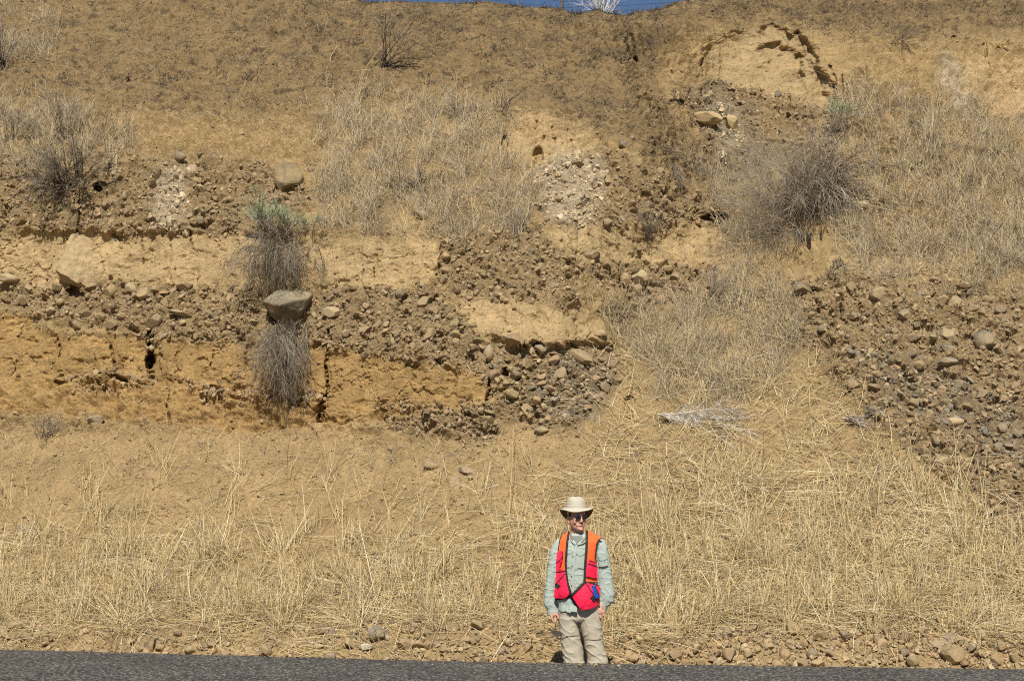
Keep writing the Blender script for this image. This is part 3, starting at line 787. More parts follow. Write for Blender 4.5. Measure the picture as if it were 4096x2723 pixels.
 (2206, 883, 42, 24, GRY, 'grey flat stone below the flat grey stone on the right gravel face', -14, .7, 9, .35, .9),
 (2018, 957, 40, 22, DGR, 'dark grey slab near the lower left of the right gravel face', -14, .65, 9, .4, .9),
 (2261, 904, 32, 18, GRY, 'grey stone at the far right under the round grey boulder', 20, .7, 9, .4, .9),
 (2003, 925, 28, 22, (.35, .27, .165), 'tan stone just above the dark grey slab', 10, .7, 9, .3, .9),
 (2308, 985, 26, 24, GRY, 'grey stone by the right edge of the gravel face', -10, .6, 9, .4, .9),
 (1946, 863, 24, 14, RED, 'reddish stone at the left margin of the right gravel face', 6, .7, 9, .4, .9),
 (2257, 1121, 26, 22, DGR, 'dark stone behind the twisted root at the lower right', 10, .7, 9, .5, .9),
 (2191, 1119, 16, 14, DGR, 'small dark bluish stone left of the twisted root', -16, .8, 9, .5, .9),
 (1323, 385, 42, 16, GRY, 'grey cap stone above the whitish gravel patch', 0, .7, 9, .5, .9),
 (1438, 340, 22, 22, DGR, 'dark grey stone where the burnt slope meets the whitish gravel', 4, .5, 9, .5, .9),
 (1454, 322 - 2, 14, 12, GRY, 'small grey stone right above the dark grey stone at the burnt slope edge', 4, .6, 9, .4, .9),
]
for b in BIG:
    stone(*b[:6], rot=b[6], ang=b[7], cuts=b[8], out=b[9], deep=b[10])
def hull_rock(cx, cy, pts, label, color, mat, bev=.022, rough=.008):
    """a boulder from measured corners: (right, up) in the list's pixels, metres towards the road"""
    P, N = spot(cx * V4, cy * V4); k = mpp(P[0]) * V4; P = P[0]
    bm = bmesh.new()
    for a_, c_, d_ in pts: bm.verts.new((a_ * k, -d_, c_ * k))
    res = bmesh.ops.convex_hull(bm, input=bm.verts)
    bmesh.ops.delete(bm, geom=[e for e in res['geom_interior'] if isinstance(e, bmesh.types.BMVert)], context='VERTS')
    bmesh.ops.bevel(bm, geom=list(bm.edges), offset=bev, segments=2, affect='EDGES', profile=.6)
    bmesh.ops.triangulate(bm, faces=bm.faces)
    bmesh.ops.subdivide_edges(bm, edges=bm.edges, cuts=3, use_grid_fill=True)
    v = np.array([q.co[:] for q in bm.verts])
    w_ = rough * fbm(v[:, 0] / .1 + v[:, 1] / .13, v[:, 2] / .1 - v[:, 1] / .2, 3, 91) + rough * 1.5 * fbm(v[:, 0] / .3 + v[:, 1] / .4, v[:, 2] / .3, 2, 95)
    for q, t in zip(bm.verts, w_): q.co += q.co.normalized() * t
    me = bpy.data.meshes.new('rock'); bm.to_mesh(me); bm.free()
    o = link('rock', me, mat); o.location = Vector(P); o.color = (*color, 1)
    return tag(o, label, 'rock')
hull_rock(666, 702, [(-54, 4, .30), (-12, -9, .40), (22, 2, .40), (52, 10, .30), (-30, 36, .06), (18, 38, .02), (54, 30, .0), (-24, -42, .14), (20, -44, .14), (44, -8, .16), (-52, -8, .10), (-40, 10, -.2), (50, 10, -.2), (0, -30, -.2), (8, 20, .26), (-36, -24, .24), (34, -26, .26)],
          'large angular olive boulder spotted with pale lichen, hanging over the dead bush', (.215, .18, .112), M_LICHEN)
hull_rock(188, 605, [(-34, 68, -.10), (2, 76, -.10), (26, 48, -.06), (42, 16, -.03), (48, -36, .07), (32, -64, .13), (4, -52, .18), (-50, -18, .15), (-46, 6, .02), (-38, 35, -.05), (-6, 40, .03), (6, -4, .12), (-42, -44, -.02), (30, -76, .0), (0, 0, -.3), (40, -10, -.2), (-40, 10, -.2)],
          'big pale silt coated block standing out of the silt face at the left', (.44, .325, .175), M_SILT, .012, .022)
# cobbles that nothing sets apart, by the bed they sit in
PROTO = [new_mesh('cobble', stone_shape(ico(3)[0], np.random.default_rng(300 + k), .85, 8, .02), ico(3)[1]) for k in range(14)]
for p_ in PROTO: p_.materials.append(M_ROCK)
_taken = [(b[0] * V4, b[1] * V4, max(b[2], b[3]) * V4 / 2) for b in BIG] + [(666 * V4, 702 * V4, 26)]
def cobbles(n, m, lo, hi, kind, label, group, name='cobble', out=.12, seed=1, y1=668, bright=1.0):
    r = np.random.default_rng(seed); k = 0; tries = 0
    cand = sample_by(m, n * 30, r, x0=0, x1=1024, y1=y1)
    for cx, cy in cand:
        if k >= n: break
        s = r.uniform(lo, hi) * (1 if r.random() < .75 else 1.25)          # half width, px
        if any(math.hypot(cx - a, (cy - b) * 1.15) < (s + c) * 0.95 for a, b, c in _taken): continue
        _taken.append((cx, cy, s))
        P, N = spot(cx, cy); P, N = P[0], N[0]
        sz = s * mpp(P)
        o = link(name, PROTO[r.integers(0, len(PROTO))])
        o.scale = (sz * r.uniform(.9, 1.15), sz * r.uniform(.7, 1.0), sz * r.uniform(.62, .95))
        o.rotation_euler = (r.uniform(-.6, .6), r.uniform(-.6, .6), r.uniform(0, 6.28))
        o.location = Vector(P + N * sz * out)
        o.color = (*(pick_cols(1, r, kind)[0] * bright), 1)
        tag(o, label, 'rock', group); k += 1
def box(x0, x1, y0, y1): return ((_zx > x0) & (_zx < x1) & (_zy > y0) & (_zy < y1)).astype(float)
G = Z['gravel']
cobbles(14, G * box(0, 312, 160, 234), 3.2, 5.5, 'mixed', 'small cobble embedded in the left gravel bed above the pale silt face', 'cobbles of the left upper gravel bed', seed=1)
cobbles(20, G * box(0, 255, 284, 338), 3.4, 6, 'tan', 'tan cobble packed in the left bed between the pale and ochre faces', 'cobbles of the left middle bed', seed=2)
cobbles(26, G * box(330, 485, 284, 345), 3.4, 6.5, 'tan', 'tan cobble packed in the bed right of the lichen covered boulder', 'cobbles right of the lichen boulder', seed=3)
cobbles(12, G * box(436, 580, 230, 302), 3, 5.5, 'tan', 'small cobble in the gravel block left of the pale central face', 'cobbles of the central gravel block', seed=4)
cobbles(22, G * box(480, 625, 343, 430), 3.4, 6.5, 'mixed', 'cobble packed in the middle block under the pale silt step', 'cobbles of the middle block', seed=5)
cobbles(12, G * box(530, 735, 150, 235), 3, 5.5, 'mixed', 'small cobble in the gravel below the burnt slope right of centre', 'cobbles below the burnt slope', seed=6)
cobbles(14, G * box(575, 722, 262, 312), 3.2, 6, 'tan', 'cobble in the wedge of stones around the pale squarish block', 'cobbles around the pale block', seed=7)
cobbles(44, G * box(790, 1024, 276, 545), 3.2, 6.2, 'mixed', 'cobble sticking out of the gravel face at the right', 'cobbles of the right gravel face', seed=8)
cobbles(26, G * box(680, 850, 78, 190), 2.8, 5, 'grey', 'grey cobble in the stone spill below the alcove', 'cobbles spilled below the alcove', seed=9)
rub = sstep(626, 634, _zy) * np.where(_zy < 668, 1.0, 0)
cobbles(12, rub * box(0, 300, 620, 662), 3, 6, 'tan', 'loose stone lying along the road edge at the left', 'loose stones along the left road edge', out=.55, seed=10, bright=1.2)
cobbles(30, rub * box(316, 545, 620, 668), 3.2, 6.5, 'tan', 'loose stone in the rubble pile left of the person', 'loose stones left of the person', out=.55, seed=11, bright=1.25)
cobbles(62, rub * box(612, 1024, 620, 670), 3.2, 7, 'tan', 'loose stone in the rubble strip right of the person', 'loose stones right of the person', out=.55, seed=12, bright=1.25)

# ------------------------------------------------------------------ stems and twigs
def tubes(P, Rd, col):
    """P (n,k,3) paths, Rd (n,k) radii, col (n,3) -> vertices, faces, colours of three sided stems"""
    n, k, _ = P.shape
    d = P[:, -1] - P[:, 0]; d /= np.maximum(np.linalg.norm(d, axis=1, keepdims=True), 1e-9)
    ref = np.where(np.abs(d[:, 2:3]) > .8, np.array([[1., 0, 0]]), np.array([[0, 0, 1.]]))
    u = np.cross(d, ref); u /= np.linalg.norm(u, axis=1, keepdims=True); w = np.cross(d, u)
    V = np.zeros((n, k, 3, 3))
    for q in range(3):
        a = 2 * np.pi * q / 3
        V[:, :, q] = P + Rd[..., None] * (math.cos(a) * u + math.sin(a) * w)[:, None, :]
    V = V.reshape(n, k * 3, 3)
    f = []
    for i in range(k - 1):
        for q in range(3):
            a, b = i * 3 + q, i * 3 + (q + 1) % 3
            f.append([a, b, b + 3, a + 3])
    f = np.array(f)
    Fc = (f[None] + (np.arange(n) * k * 3)[:, None, None]).reshape(-1, 4)
    return V.reshape(-1, 3), Fc, np.repeat(col, k * 3, 0)
def unit(a): return a / np.maximum(np.linalg.norm(a, axis=-1, keepdims=True), 1e-9)
STRAWC = np.array([[.59, .45, .225], [.50, .37, .17], [.64, .51, .28], [.76, .66, .43], [.36, .27, .14], [.26, .21, .145]])
GREYC = np.array([[.38, .31, .205], [.32, .27, .20], [.45, .36, .215], [.54, .42, .235], [.24, .20, .145]])
def stems(name, pts, length, rad, up, pal, pw, r, label, cat, droop=.15, k=3, out=0.0, lean=(0, 0, 0)):
    n = len(pts)
    P, N = spot(pts[:, 0], pts[:, 1])
    t = r.normal(size=(n, 3)); t -= (t * N).sum(1, keepdims=True) * N; t = unit(t)
    upv = np.zeros((n, 3)); upv[:, 2] = 1; upv[:, 1] -= .12
    upv += np.array(lean)
    d = unit(up[:, None] * upv + (1 - up)[:, None] * (t + N * r.uniform(.02, .30, (n, 1))))
    L = length[:, None]
    bend = r.normal(size=(n, 3)) * droop; bend[:, 2] -= droop * 0.6
    pp = [P + N * out]
    for i in range(1, k):
        q = i / (k - 1)
        pp.append(P + N * out + d * L * q + bend * L * q * q)
    PP = np.stack(pp, 1)
    RR = rad[:, None] * np.linspace(1.0, .55, k)[None]
    c = pal[r.choice(len(pal), n, p=np.array(pw) / sum(pw))] * r.uniform(.85, 1.15, (n, 1))
    V, Fc, Cc = tubes(PP, RR, c)
    o = link(name, new_mesh(name, V, Fc, Cc), M_STRAW)
    tag(o, label, cat, kind='stuff')
    return PP
r = np.random.default_rng(202)
cl = fbm(_zx / 38, _zy / 26, 4, 81)
cl2 = fbm(_zx / 13, _zy / 10, 3, 84)
low = sstep(505, 600, _zy + 34 * cl + 14 * cl2 + 50 * sstep(600, 760, _zx) * sstep(1000, 940, _zx) - 26 * np.exp(-((_zx - 505) / 75.) ** 2) - 16 * np.exp(-((_zx - 330) / 120.) ** 2)) * (1 - sstep(626, 642, _zy + 6 * cl2))
SD = low * np.clip(.24 + 2.4 * cl + 1.3 * cl2 - .10 * sstep(600, 680, _zx), .02, 2.2)
SD += Z['fan'] * .32 * np.clip(.4 + 1.4 * cl2 + cl, 0, 1.6) * (1 - sstep(600, 640, _zy))
SD += .05 * sstep(420, 480, _zy) * np.clip(.3 + 1.5 * cl2, 0, 1) * (1 - sstep(630, 660, _zy))
SD += .16 * sstep(620, 632, _zy) * np.where(_zy < 668, 1, 0) * np.clip(.4 + 1.5 * cl2, 0, 1) * np.clip(1.2 - sstep(560, 700, _zx), .2, 1)
SD *= np.where(_zy < 668, 1, 0)
def st_lying(n, m, r):
    pts = sample_by(m, n, r)
    return pts, r.uniform(.05, .26, n) * r.choice([1, 1.5], n, p=[.85, .15]), r.uniform(.0014, .0032, n), np.clip(r.normal(.06, .05, n), 0, .25)
def clumped(m, ncl, per, spread, r, **kw):
    c = sample_by(m, ncl, r, **kw)
    k = np.repeat(np.arange(ncl), r.poisson(per, ncl) + 1)
    s_ = r.normal(0, 1, (len(k), 2)) * np.array([spread, spread * .7])
    return c[k] + s_, k
n = 17000; p = sample_by(SD, n, r)
p = p[p[:, 1] < 667]; n = len(p)
stems('straw_litter', p, r.gamma(5, .042, n) + .06, r.uniform(.0018, .0036, n), np.clip(r.normal(.08, .07, n), 0, .3), STRAWC, [.32, .2, .22, .09, .11, .06], r, 'yellow straw lying matted over the lower slope', 'straw', out=.014, droop=.08)
SU = np.clip(low * np.clip(.0 + 2.2 * cl2 + 2.0 * cl, 0, 2), 0, 2) + .03 * sstep(430, 480, _zy) * (_zy < 630)
SU *= np.where(_zy < 642, 1, 0)
p, k = clumped(SU, 900, 8, 3.6, r); p = p[p[:, 1] < 650]; n = len(p)
stems('straw_stubble', p, r.gamma(5, .052, n) + .06, r.uniform(.0018, .0036, n), np.clip(r.normal(.66, .22, n), .12, 1), STRAWC, [.32, .22, .2, .08, .12, .06], r,
      'upright yellow straw stalks standing on the lower slope', 'straw', droop=.08)
# flattened swathes: stalks combed the same way
p, k = clumped(np.clip(SD, 0, 1.2), 330, 16, 6, r); keep = p[:, 1] < 662; p, k = p[keep], k[keep]; n = len(p)
sw = r.normal(size=(k.max() + 1, 3)) * np.array([1, .1, .45]); cxm = np.array([p[k == q_][:, 0].mean() if (k == q_).any() else 0 for q_ in range(k.max() + 1)])
sw = np.where((cxm > 600)[:, None] & (r.random((len(sw), 1)) < .75), sw * .35 + np.array([.9, 0, -.6]), sw); sw = unit(sw)[k]
P0_, N0_ = spot(p[:, 0], p[:, 1])
dd_ = unit(sw - (sw * N0_).sum(1, keepdims=True) * N0_ + r.normal(size=(n, 3)) * .22 + N0_ * .10)
L_ = (r.gamma(6, .05, n) + .1)[:, None]
PP_ = np.stack([P0_ + N0_ * .012, P0_ + N0_ * .02 + dd_ * L_ * .5, P0_ + N0_ * .008 + dd_ * L_ + np.array([0, 0, -.02])], 1)
V, Fc, Cc = tubes(PP_, r.uniform(.0018, .0035, (n, 1)) * np.array([[1, .9, .6]]), STRAWC[r.choice(6, n, p=[.3, .2, .25, .12, .09, .04])] * r.uniform(.85, 1.12, (n, 1)))
tag(link('straw_swathes', new_mesh('straw_swathes', V, Fc, Cc), M_STRAW), 'long flattened straw combed into swathes on the lower slope', 'straw', kind='stuff')
fm_ = np.clip(SD * .7 + .14 * sstep(400, 450, _zy) * np.clip(.5 + cl2 * 1.2, 0, 1.5), 0, 3) * np.where(_zy < 640, 1, 0)
n = 24000; p = sample_by(fm_, n, r)
stems('straw_chaff', p, r.uniform(.02, .11, n), r.uniform(.0012, .0024, n), np.clip(r.normal(.2, .2, n), 0, .9), np.concatenate([STRAWC, GREYC]), [.1, .1, .06, .02, .14, .14, .12, .12, .1, .06, .06], r,
      'short dull chaff among the straw and on the talus', 'straw', out=.004)
# cheatgrass on the middle and upper slopes
CD = Z['cheat'] * np.clip(.25 + 1.7 * cl2 + .9 * cl, .03, 2)
p, k = clumped(CD, 4600, 7, 2.0, r, y0=-8); n = len(p)
PPc = stems('dry_cheatgrass', p, r.gamma(4, .046, n) + .05, r.uniform(.0016, .0032, n), np.clip(r.normal(.5, .3, n), 0, 1), np.concatenate([GREYC, STRAWC[:2]]), [.2, .14, .24, .18, .1, .08, .06], r, 'dull dry cheatgrass in patches on the bank', 'grass', droop=.25)
BD = (Z['burn'] * .5 + .16 * (1 - Z['burn']) * (1 - Z['gravel'] * .7) * (1 - Z['loess'] * .9) * (1 - Z['ochre'] * .9)) * np.clip(.35 + 1.2 * cl2 + .5 * cl, .02, 1.6) * (_zy < 470)
BD *= 1 - .65 * Z['burn'] * sstep(300, 380, _zx) * sstep(110, 60, _zy)
n = 9000; p = sample_by(BD, n, r, y0=-8)
stems('slope_twigs', p, r.gamma(2.5, .035, n) + .03, r.uniform(.0016, .003, n), np.clip(r.normal(.25, .3, n), 0, 1), np.concatenate([GREYC, np.array([[.10, .08, .06], [.16, .12, .08]])]), [.12, .12, .12, .1, .14, .2, .2], r, 'thin scorched and grey twigs scattered on the upper slope', 'twigs', droop=.3, out=.006)
BS = Z['burn'] * np.clip(.2 + 1.4 * cl2 + .7 * cl + .5 * sstep(90, 10, _zy) * sstep(150, 330, _zx), .02, 2)
p, k = clumped(BS, 2300, 4, 1.6, r, y0=-6); n = len(p)
stems('burnt_stubble', p, r.gamma(3, .02, n) + .02, r.uniform(.002, .004, n), np.clip(r.normal(.35, .3, n), 0, 1), np.array([[.03, .026, .022], [.06, .048, .036], [.10, .08, .058], [.20, .155, .10]]), [.34, .3, .22, .14], r, 'black and brown burnt stubble on the upper slope', 'stubble', droop=.3, out=.004)
# crumbs of stone spilled on the road edge
n = 420; cx_ = r.uniform(-6.5, 6.5, n); cy_ = road_edge(cx_) - r.gamma(1.2, .10, n) + .02
sz_ = np.clip(r.lognormal(math.log(.008), .5, n), .004, .028); vs_, fs_, cs_, of_ = [], [], [], 0
tc_ = pick_cols(n, r, 'mixed')
for i in range(n):
    v_, f_ = hull_shape(r, 10)
    vs_.append(v_ * sz_[i] * np.array([1.2, 1, .7]) + np.array([cx_[i], cy_[i], sz_[i] * .5])); fs_.append(f_ + of_); of_ += len(v_); cs_.append(np.repeat(tc_[i:i + 1], len(v_), 0))
tag(link('road_crumbs', new_mesh('road_crumbs', np.concatenate(vs_), np.concatenate(fs_), np.concatenate(cs_)), M_GRAVEL), 'crumbs of stone spilled over the far edge of the road', 'gravel', kind='stuff')
# pale seed heads of the cheatgrass
sel = r.choice(len(PPc), 6500, replace=False)
tip = PPc[sel, -1]; d = unit(PPc[sel, -1] - PPc[sel, 1]); d[:, 2] -= .5; d = unit(d)
ln = r.uniform(.012, .028, len(sel))[:, None]
P3 = np.stack([tip, tip + d * ln * .5, tip + d * ln], 1)
V, Fc, Cc = tubes(P3, np.array([[.001, .0038, .001]]).repeat(len(sel), 0), np.array([[.62, .52, .34]]) * r.uniform(.8, 1.15, (len(sel), 1)))
tag(link('grass_seed_heads', new_mesh('grass_seed_heads', V, Fc, Cc), M_STRAW), 'pale drooping seed heads of the dry grass', 'grass', kind='stuff')

# ------------------------------------------------------------------ shrubs
def grow(r, n, k, base, spread, axis, L, rad, col, grav, wob=.12, cone=1.0):
    """n stems from a base, spreading round an axis; returns paths, radii, colours"""
    d = r.normal(size=(n, 3)); d = unit(d) * spread * (r.uniform(.2, 1, (n, 1)) ** cone) + np.array(axis)
    d = unit(d)
    ln = L * r.uniform(.55, 1.0, (n, 1))
    P = np.zeros((n, k, 3)); b = np.array(base) if np.ndim(base) == 2 else np.array(base)[None].repeat(n, 0)
    P[:, 0] = b
    g = np.array([0, 0, -1.0]) if np.isscalar(grav) else np.array(grav); gs = grav if np.isscalar(grav) else 1.0
    for i in range(1, k):
        d = unit(d + g * gs * (1.0 / k) + r.normal(size=(n, 3)) * wob)
        P[:, i] = P[:, i - 1] + d * ln / (k - 1)
    Rr = rad * r.uniform(.6, 1.1, (n, 1)) * np.linspace(1, .35, k)[None]
    c = np.array(col)[r.integers(0, len(col), n)] * r.uniform(.75, 1.2, (n, 1))
    return P, Rr, c
def children_of(r, P, m, t0=.35):
    """m points along random paths of P, with the direction there"""
    n, k, _ = P.shape
    i = r.integers(0, n, m); t = r.uniform(t0, .98, m) * (k - 1); j = np.minimum(t.astype(int), k - 2); f = (t - j)[:, None]
    a, b = P[i, j], P[i, j + 1]
    return a * (1 - f) + b * f, unit(b - a)
def branch_from(r, pts, dirs, k, L, rad, col, grav, spread=.8, wob=.15):
    n = len(pts)
    d = unit(dirs + unit(r.normal(size=(n, 3))) * spread)
    ln = L * r.uniform(.35, 1.0, (n, 1)); P = np.zeros((n, k, 3)); P[:, 0] = pts
    for i in range(1, k):
        d = unit(d + np.array([0, 0, -1.0]) * grav / k + r.normal(size=(n, 3)) * wob)
        P[:, i] = P[:, i - 1] + d * ln / (k - 1)
    Rr = rad * r.uniform(.6, 1.1, (n, 1)) * np.linspace(1, .4, k)[None]
    return P, Rr, np.array(col)[r.integers(0, len(col), n)] * r.uniform(.75, 1.25, (n, 1))
DARKW = [(.11, .085, .058), (.15, .115, .08), (.18, .145, .10)]
GREYW = [(.36, .30, .215), (.28, .23, .165), (.44, .375, .28), (.21, .17, .115)]
BLKW = [(.035, .03, .026), (.06, .05, .042)]
PALEW = [(.60, .54, .45), (.48, .42, .34), (.70, .64, .55)]
GREENW = [(.25, .29, .14), (.31, .34, .19), (.20, .24, .12), (.38, .39, .25)]
def shrub(px, py, h, label, n1=24, n2=220, n3=600, spread=.8, axis=(0, -.15, 1), grav=0.0, cols=(DARKW, GREYW, GREYW), rad=.008, seed=1, green=0, name='sagebrush', cat='shrub', tw=.35, group=None, out=.0, gap=.35, baser=.05, wob=.12):
    r = np.random.default_rng(seed)
    P0, N0 = spot(px, py); P0 = P0[0] + N0[0] * out
    root = empty(name, Vector(P0), label, cat, group)
    b = r.normal(size=(n1, 3)) * baser; b[:, 2] *= .3
    ax = np.array(axis, float)
    A = grow(r, n1, 6, b, spread, ax, h, rad, cols[0], grav, wob)
    pts, dr = children_of(r, A[0], n2, gap)
    B = branch_from(r, pts, dr, 4, h * tw, rad * .42, cols[1], grav * .8, .7)
    pts, dr = children_of(r, B[0], n3, .2)
    Cc = branch_from(r, pts, dr, 3, h * tw * .5, max(rad * .22, .0011), cols[2], grav * .5, .7)
    for nm, q in (('branches', [A]), ('twigs', [B, Cc])):
        vs, fs, cs, off = [], [], [], 0
        for g_ in q:
            V, Fc, C_ = tubes(*g_); vs.append(V); fs.append(Fc + off); cs.append(C_); off += len(V)
        link(nm, new_mesh(nm, np.concatenate(vs), np.concatenate(fs), np.concatenate(cs)), M_STRAW, root)
    if green:
        src = B[0]
        src = src[src[:, -1, 2] > np.quantile(src[:, -1, 2], .5)]
        pts, dr = children_of(r, src, green, .3)
        dr = unit(dr + np.array([0, 0, .9]))
        D = branch_from(r, pts, dr, 3, h * .16, .0028, GREENW, -.2, .45)
        V, Fc, C_ = tubes(*D)
        link('foliage', new_mesh('foliage', V, Fc, C_), M_STRAW, root)
    return root
v = V4
shrub(884 * v, 160 * v, 1.15, 'charred bare bush standing alone on the burnt slope', 12, 90, 320, .42, (.22, -.1, 1), .0, (BLKW, DARKW, GREYW), .0085, 1, wob=.2)
shrub(890 * v, 162 * v, .7, 'charred fallen branches fanning right at the foot of the bare bush', 9, 40, 60, .55, (1, -.3, .02), .25, (BLKW, BLKW, DARKW), .009, 2, name='charred_branches', cat='branches')
shrub(165 * v, 440 * v, .72, 'dense dark grey bush at the left above the pale silt face', 60, 800, 1700, 1.15, (-.1, -.45, .45), .4, (BLKW, DARKW, GREYW), .008, 3, out=.06, baser=.12)
shrub(185 * v, 462 * v, .55, 'black roots hanging down under the dense dark grey bush', 16, 90, 90, .45, (.05, -.35, -1), .5, (BLKW, DARKW, DARKW), .006, 4, name='hanging_roots', cat='roots', out=.05)
shrub(150 * v, 318 * v, .75, 'airy grey bush on the slope edge above the dense dark bush', 24, 260, 700, .9, (0, -.2, 1), .0, (DARKW, GREYW, GREYW), .006, 5)
shrub(35 * v, 330 * v, .65, 'grey twiggy bush at the left edge of the slope', 26, 280, 800, 1.0, (.1, -.2, .8), .05, (DARKW, GREYW, GREYW), .006, 6)
shrub(8 * v, 165 * v, .95, 'grey bush cut by the left frame edge high on the slope', 22, 220, 600, .6, (0, -.2, 1), .0, (BLKW, GREYW, GREYW), .008, 7)
shrub(655 * v, 575 * v, .55, 'grey sagebrush with a green feathery top over the lichen covered boulder', 50, 700, 1900, 1.0, (-.08, -.4, .8), .1, (DARKW, GREYW, GREYW), .006, 8, green=2600, out=.08, baser=.20)
shrub(662 * v, 578 * v, .62, 'grey skirt of dead twigs hanging below the green topped sagebrush', 110, 1300, 2600, 1.05, (0, -.8, -.15), 1.2, (DARKW, GREYW, GREYW), .005, 9, name='dead_sagebrush', out=.12, tw=.42, baser=.2)
shrub(668 * v, 762 * v, .98, 'dead grey bush hanging upside down under the lichen covered boulder', 90, 1100, 2300, .62, (-.12, -.6, -.5), 1.25, (DARKW, GREYW, GREYW), .006, 10, name='dead_sagebrush', out=.12, tw=.32, gap=.2, baser=.10)
shrub(1190 * v, 540 * v, .42, 'wispy grey tuft upright in the gravel right of the grassy slope', 26, 160, 260, .35, (0, -.15, 1), .0, (GREYW, GREYW, GREYW), .004, 11)
shrub(1185 * v, 575 * v, .34, 'dark grey twigs hanging below the wispy tuft', 18, 120, 200, .35, (0, -.4, -1), .4, (DARKW, GREYW, DARKW), .004, 12, name='hanging_twigs', cat='twigs', out=.03)
shrub(1488 * v, 555 * v, .48, 'small grey spiky bush on the pale silt face right of centre', 34, 260, 520, .75, (0, -.4, .8), .05, (DARKW, GREYW, GREYW), .004, 13)
shrub(1545 * v, 385 * v, .55, 'grey dead twigs hanging at the foot of the burnt gully', 30, 260, 520, .5, (0, -.5, -.6), .6, (DARKW, GREYW, DARKW), .005, 14, name='hanging_twigs', cat='twigs', out=.05)
shrub(1845 * v, 500 * v, 1.3, 'large grey tangle of thin twigs spreading up and left in the gully', 70, 1000, 3600, 1.3, (-.5, -.3, .5), .05, (GREYW, GREYW, [(.26, .21, .15), (.32, .265, .19)]), .0055, 15, name='tangled_bush', baser=.18, tw=.4)
shrub(1800 * v, 540 * v, .85, 'lower left part of dark twigs beside the large grey tangle', 40, 520, 1500, .9, (-.5, -.35, .1), .25, (GREYW, DARKW, GREYW), .005, 16, name='tangled_bush', baser=.15)
shrub(1890 * v, 470 * v, 1.08, 'dome of stiff grey branches drooping like a mop at the gully edge', 210, 1900, 1900, 1.5, (.04, -.5, .3), 1.25, (DARKW + GREYW, GREYW, GREYW), .0075, 17, name='dead_sagebrush', out=.14, tw=.3, gap=.3, baser=.12)
shrub(1868 * v, 560 * v, .5, 'dark trunk and roots exposed under the mop shaped bush', 8, 24, 30, .18, (0, -.2, -1), .2, (BLKW, DARKW, DARKW), .014, 18, name='exposed_roots', cat='roots', out=.10)
shrub(1935 * v, 610 * v, .62, 'small dead bush with bent stems hanging over the right gravel face', 26, 160, 300, .5, (.05, -.6, -.55), .7, (DARKW, GREYW, GREYW), .006, 19, name='dead_sagebrush', out=.08)
shrub(1945 * v, 310 * v, .45, 'small pale green sagebrush right of the stone spill', 26, 200, 300, .6, (-.1, -.2, 1), .0, (DARKW, GREYW, GREYW), .005, 20, green=700)
shrub(945 * v, 430 * v, .40, 'low black and grey dead bush in the middle grass', 36, 260, 500, 1.2, (.15, -.2, .15), .3, (BLKW, DARKW, GREYW), .006, 21, out=.03, baser=.14)
shrub(2062 * v, 118 * v, .50, 'grey dead clump on the upper right slope', 24, 180, 420, .9, (.3, -.2, .2), .25, (DARKW, GREYW, GREYW), .005, 22)
shrub(112 * v, 1005 * v, .36, 'small greyish bush on the talus at the left', 24, 220, 520, .9, (0, -.3, .7), .0, (DARKW, GREYW, GREYW), .004, 23)
shrub(1155 * v, 260 * v, .5, 'grey dead twigs matted at the brow of the middle slope', 30, 260, 520, 1.1, (.1, -.3, .2), .25, (DARKW, GREYW, GREYW), .005, 24)
shrub(1050 * v, 270 * v, .4, 'low matted grey twigs left of the brow clump', 24, 200, 380, 1.1, (.1, -.3, .3), .25, (DARKW, GREYW, GREYW), .004, 25)
shrub(1650 * v, 690 * v, .55, 'thin grey weed stems in the straw gully below the cobbles', 26, 170, 360, .7, (0, -.2, 1), .05, (GREYW, GREYW, GREYW), .004, 26, name='dead_weeds', cat='weeds')
shrub(1580 * v, 760 * v, .5, 'upright grey dead weed in the middle of the straw gully', 14, 90, 180, .7, (0, -.2, 1), .05, (GREYW, GREYW, GREYW), .004, 27, name='dead_weeds', cat='weeds')
shrub(575 * v, 185 * v, .12, 'tiny black burnt stub on the left burnt slope', 16, 60, 40, 1.0, (0, -.2, .6), .1, (BLKW, BLKW, BLKW), .008, 28, name='burnt_stub', cat='stub')
shrub(405 * v, 188 * v, .12, 'tiny dark burnt tuft left of the other stub', 16, 60, 40, .8, (0, -.2, .8), .1, (BLKW, BLKW, DARKW), .006, 29, name='burnt_stub', cat='stub')
shrub(297 * v, 190 * v, .10, 'tiny black burnt lump leftmost of the three stubs', 16, 60, 40, 1.0, (0, -.2, .6), .1, (BLKW, BLKW, BLKW), .008, 30, name='burnt_stub', cat='stub')
shrub(1565 * v, 242 * v, .25, 'scorched black tuft by the stone spill', 24, 120, 120, 1.0, (-.1, -.3, .3), .2, (BLKW, DARKW, DARKW), .006, 31, name='burnt_stub', cat='stub')
shrub(1530 * v, 968 * v, 1.25, 'white dead branch lying on the straw slope pointing right', 34, 900, 2600, .36, (1, -.14, -.44), .05, (PALEW, PALEW, PALEW), .009, 32, name='dead_branch', cat='branch', out=.08, tw=.2, gap=.08)
shrub(1960 * v, 975 * v, .75, 'grey dead branch below the left edge of the right gravel face', 20, 360, 900, .32, (1, -.12, -.48), .05, (GREYW, PALEW, GREYW), .007, 33, name='dead_branch', cat='branch', out=.08, tw=.22, gap=.08)
shrub(2252 * v, 1060 * v, .55, 'twisted brown root hanging down the lower right gravel', 5, 16, 30, .12, (-.05, -.25, -1), .2, ([(.24, .18, .11)], [(.24, .18, .11)], DARKW), .022, 34, name='twisted_root', cat='root', out=.05)
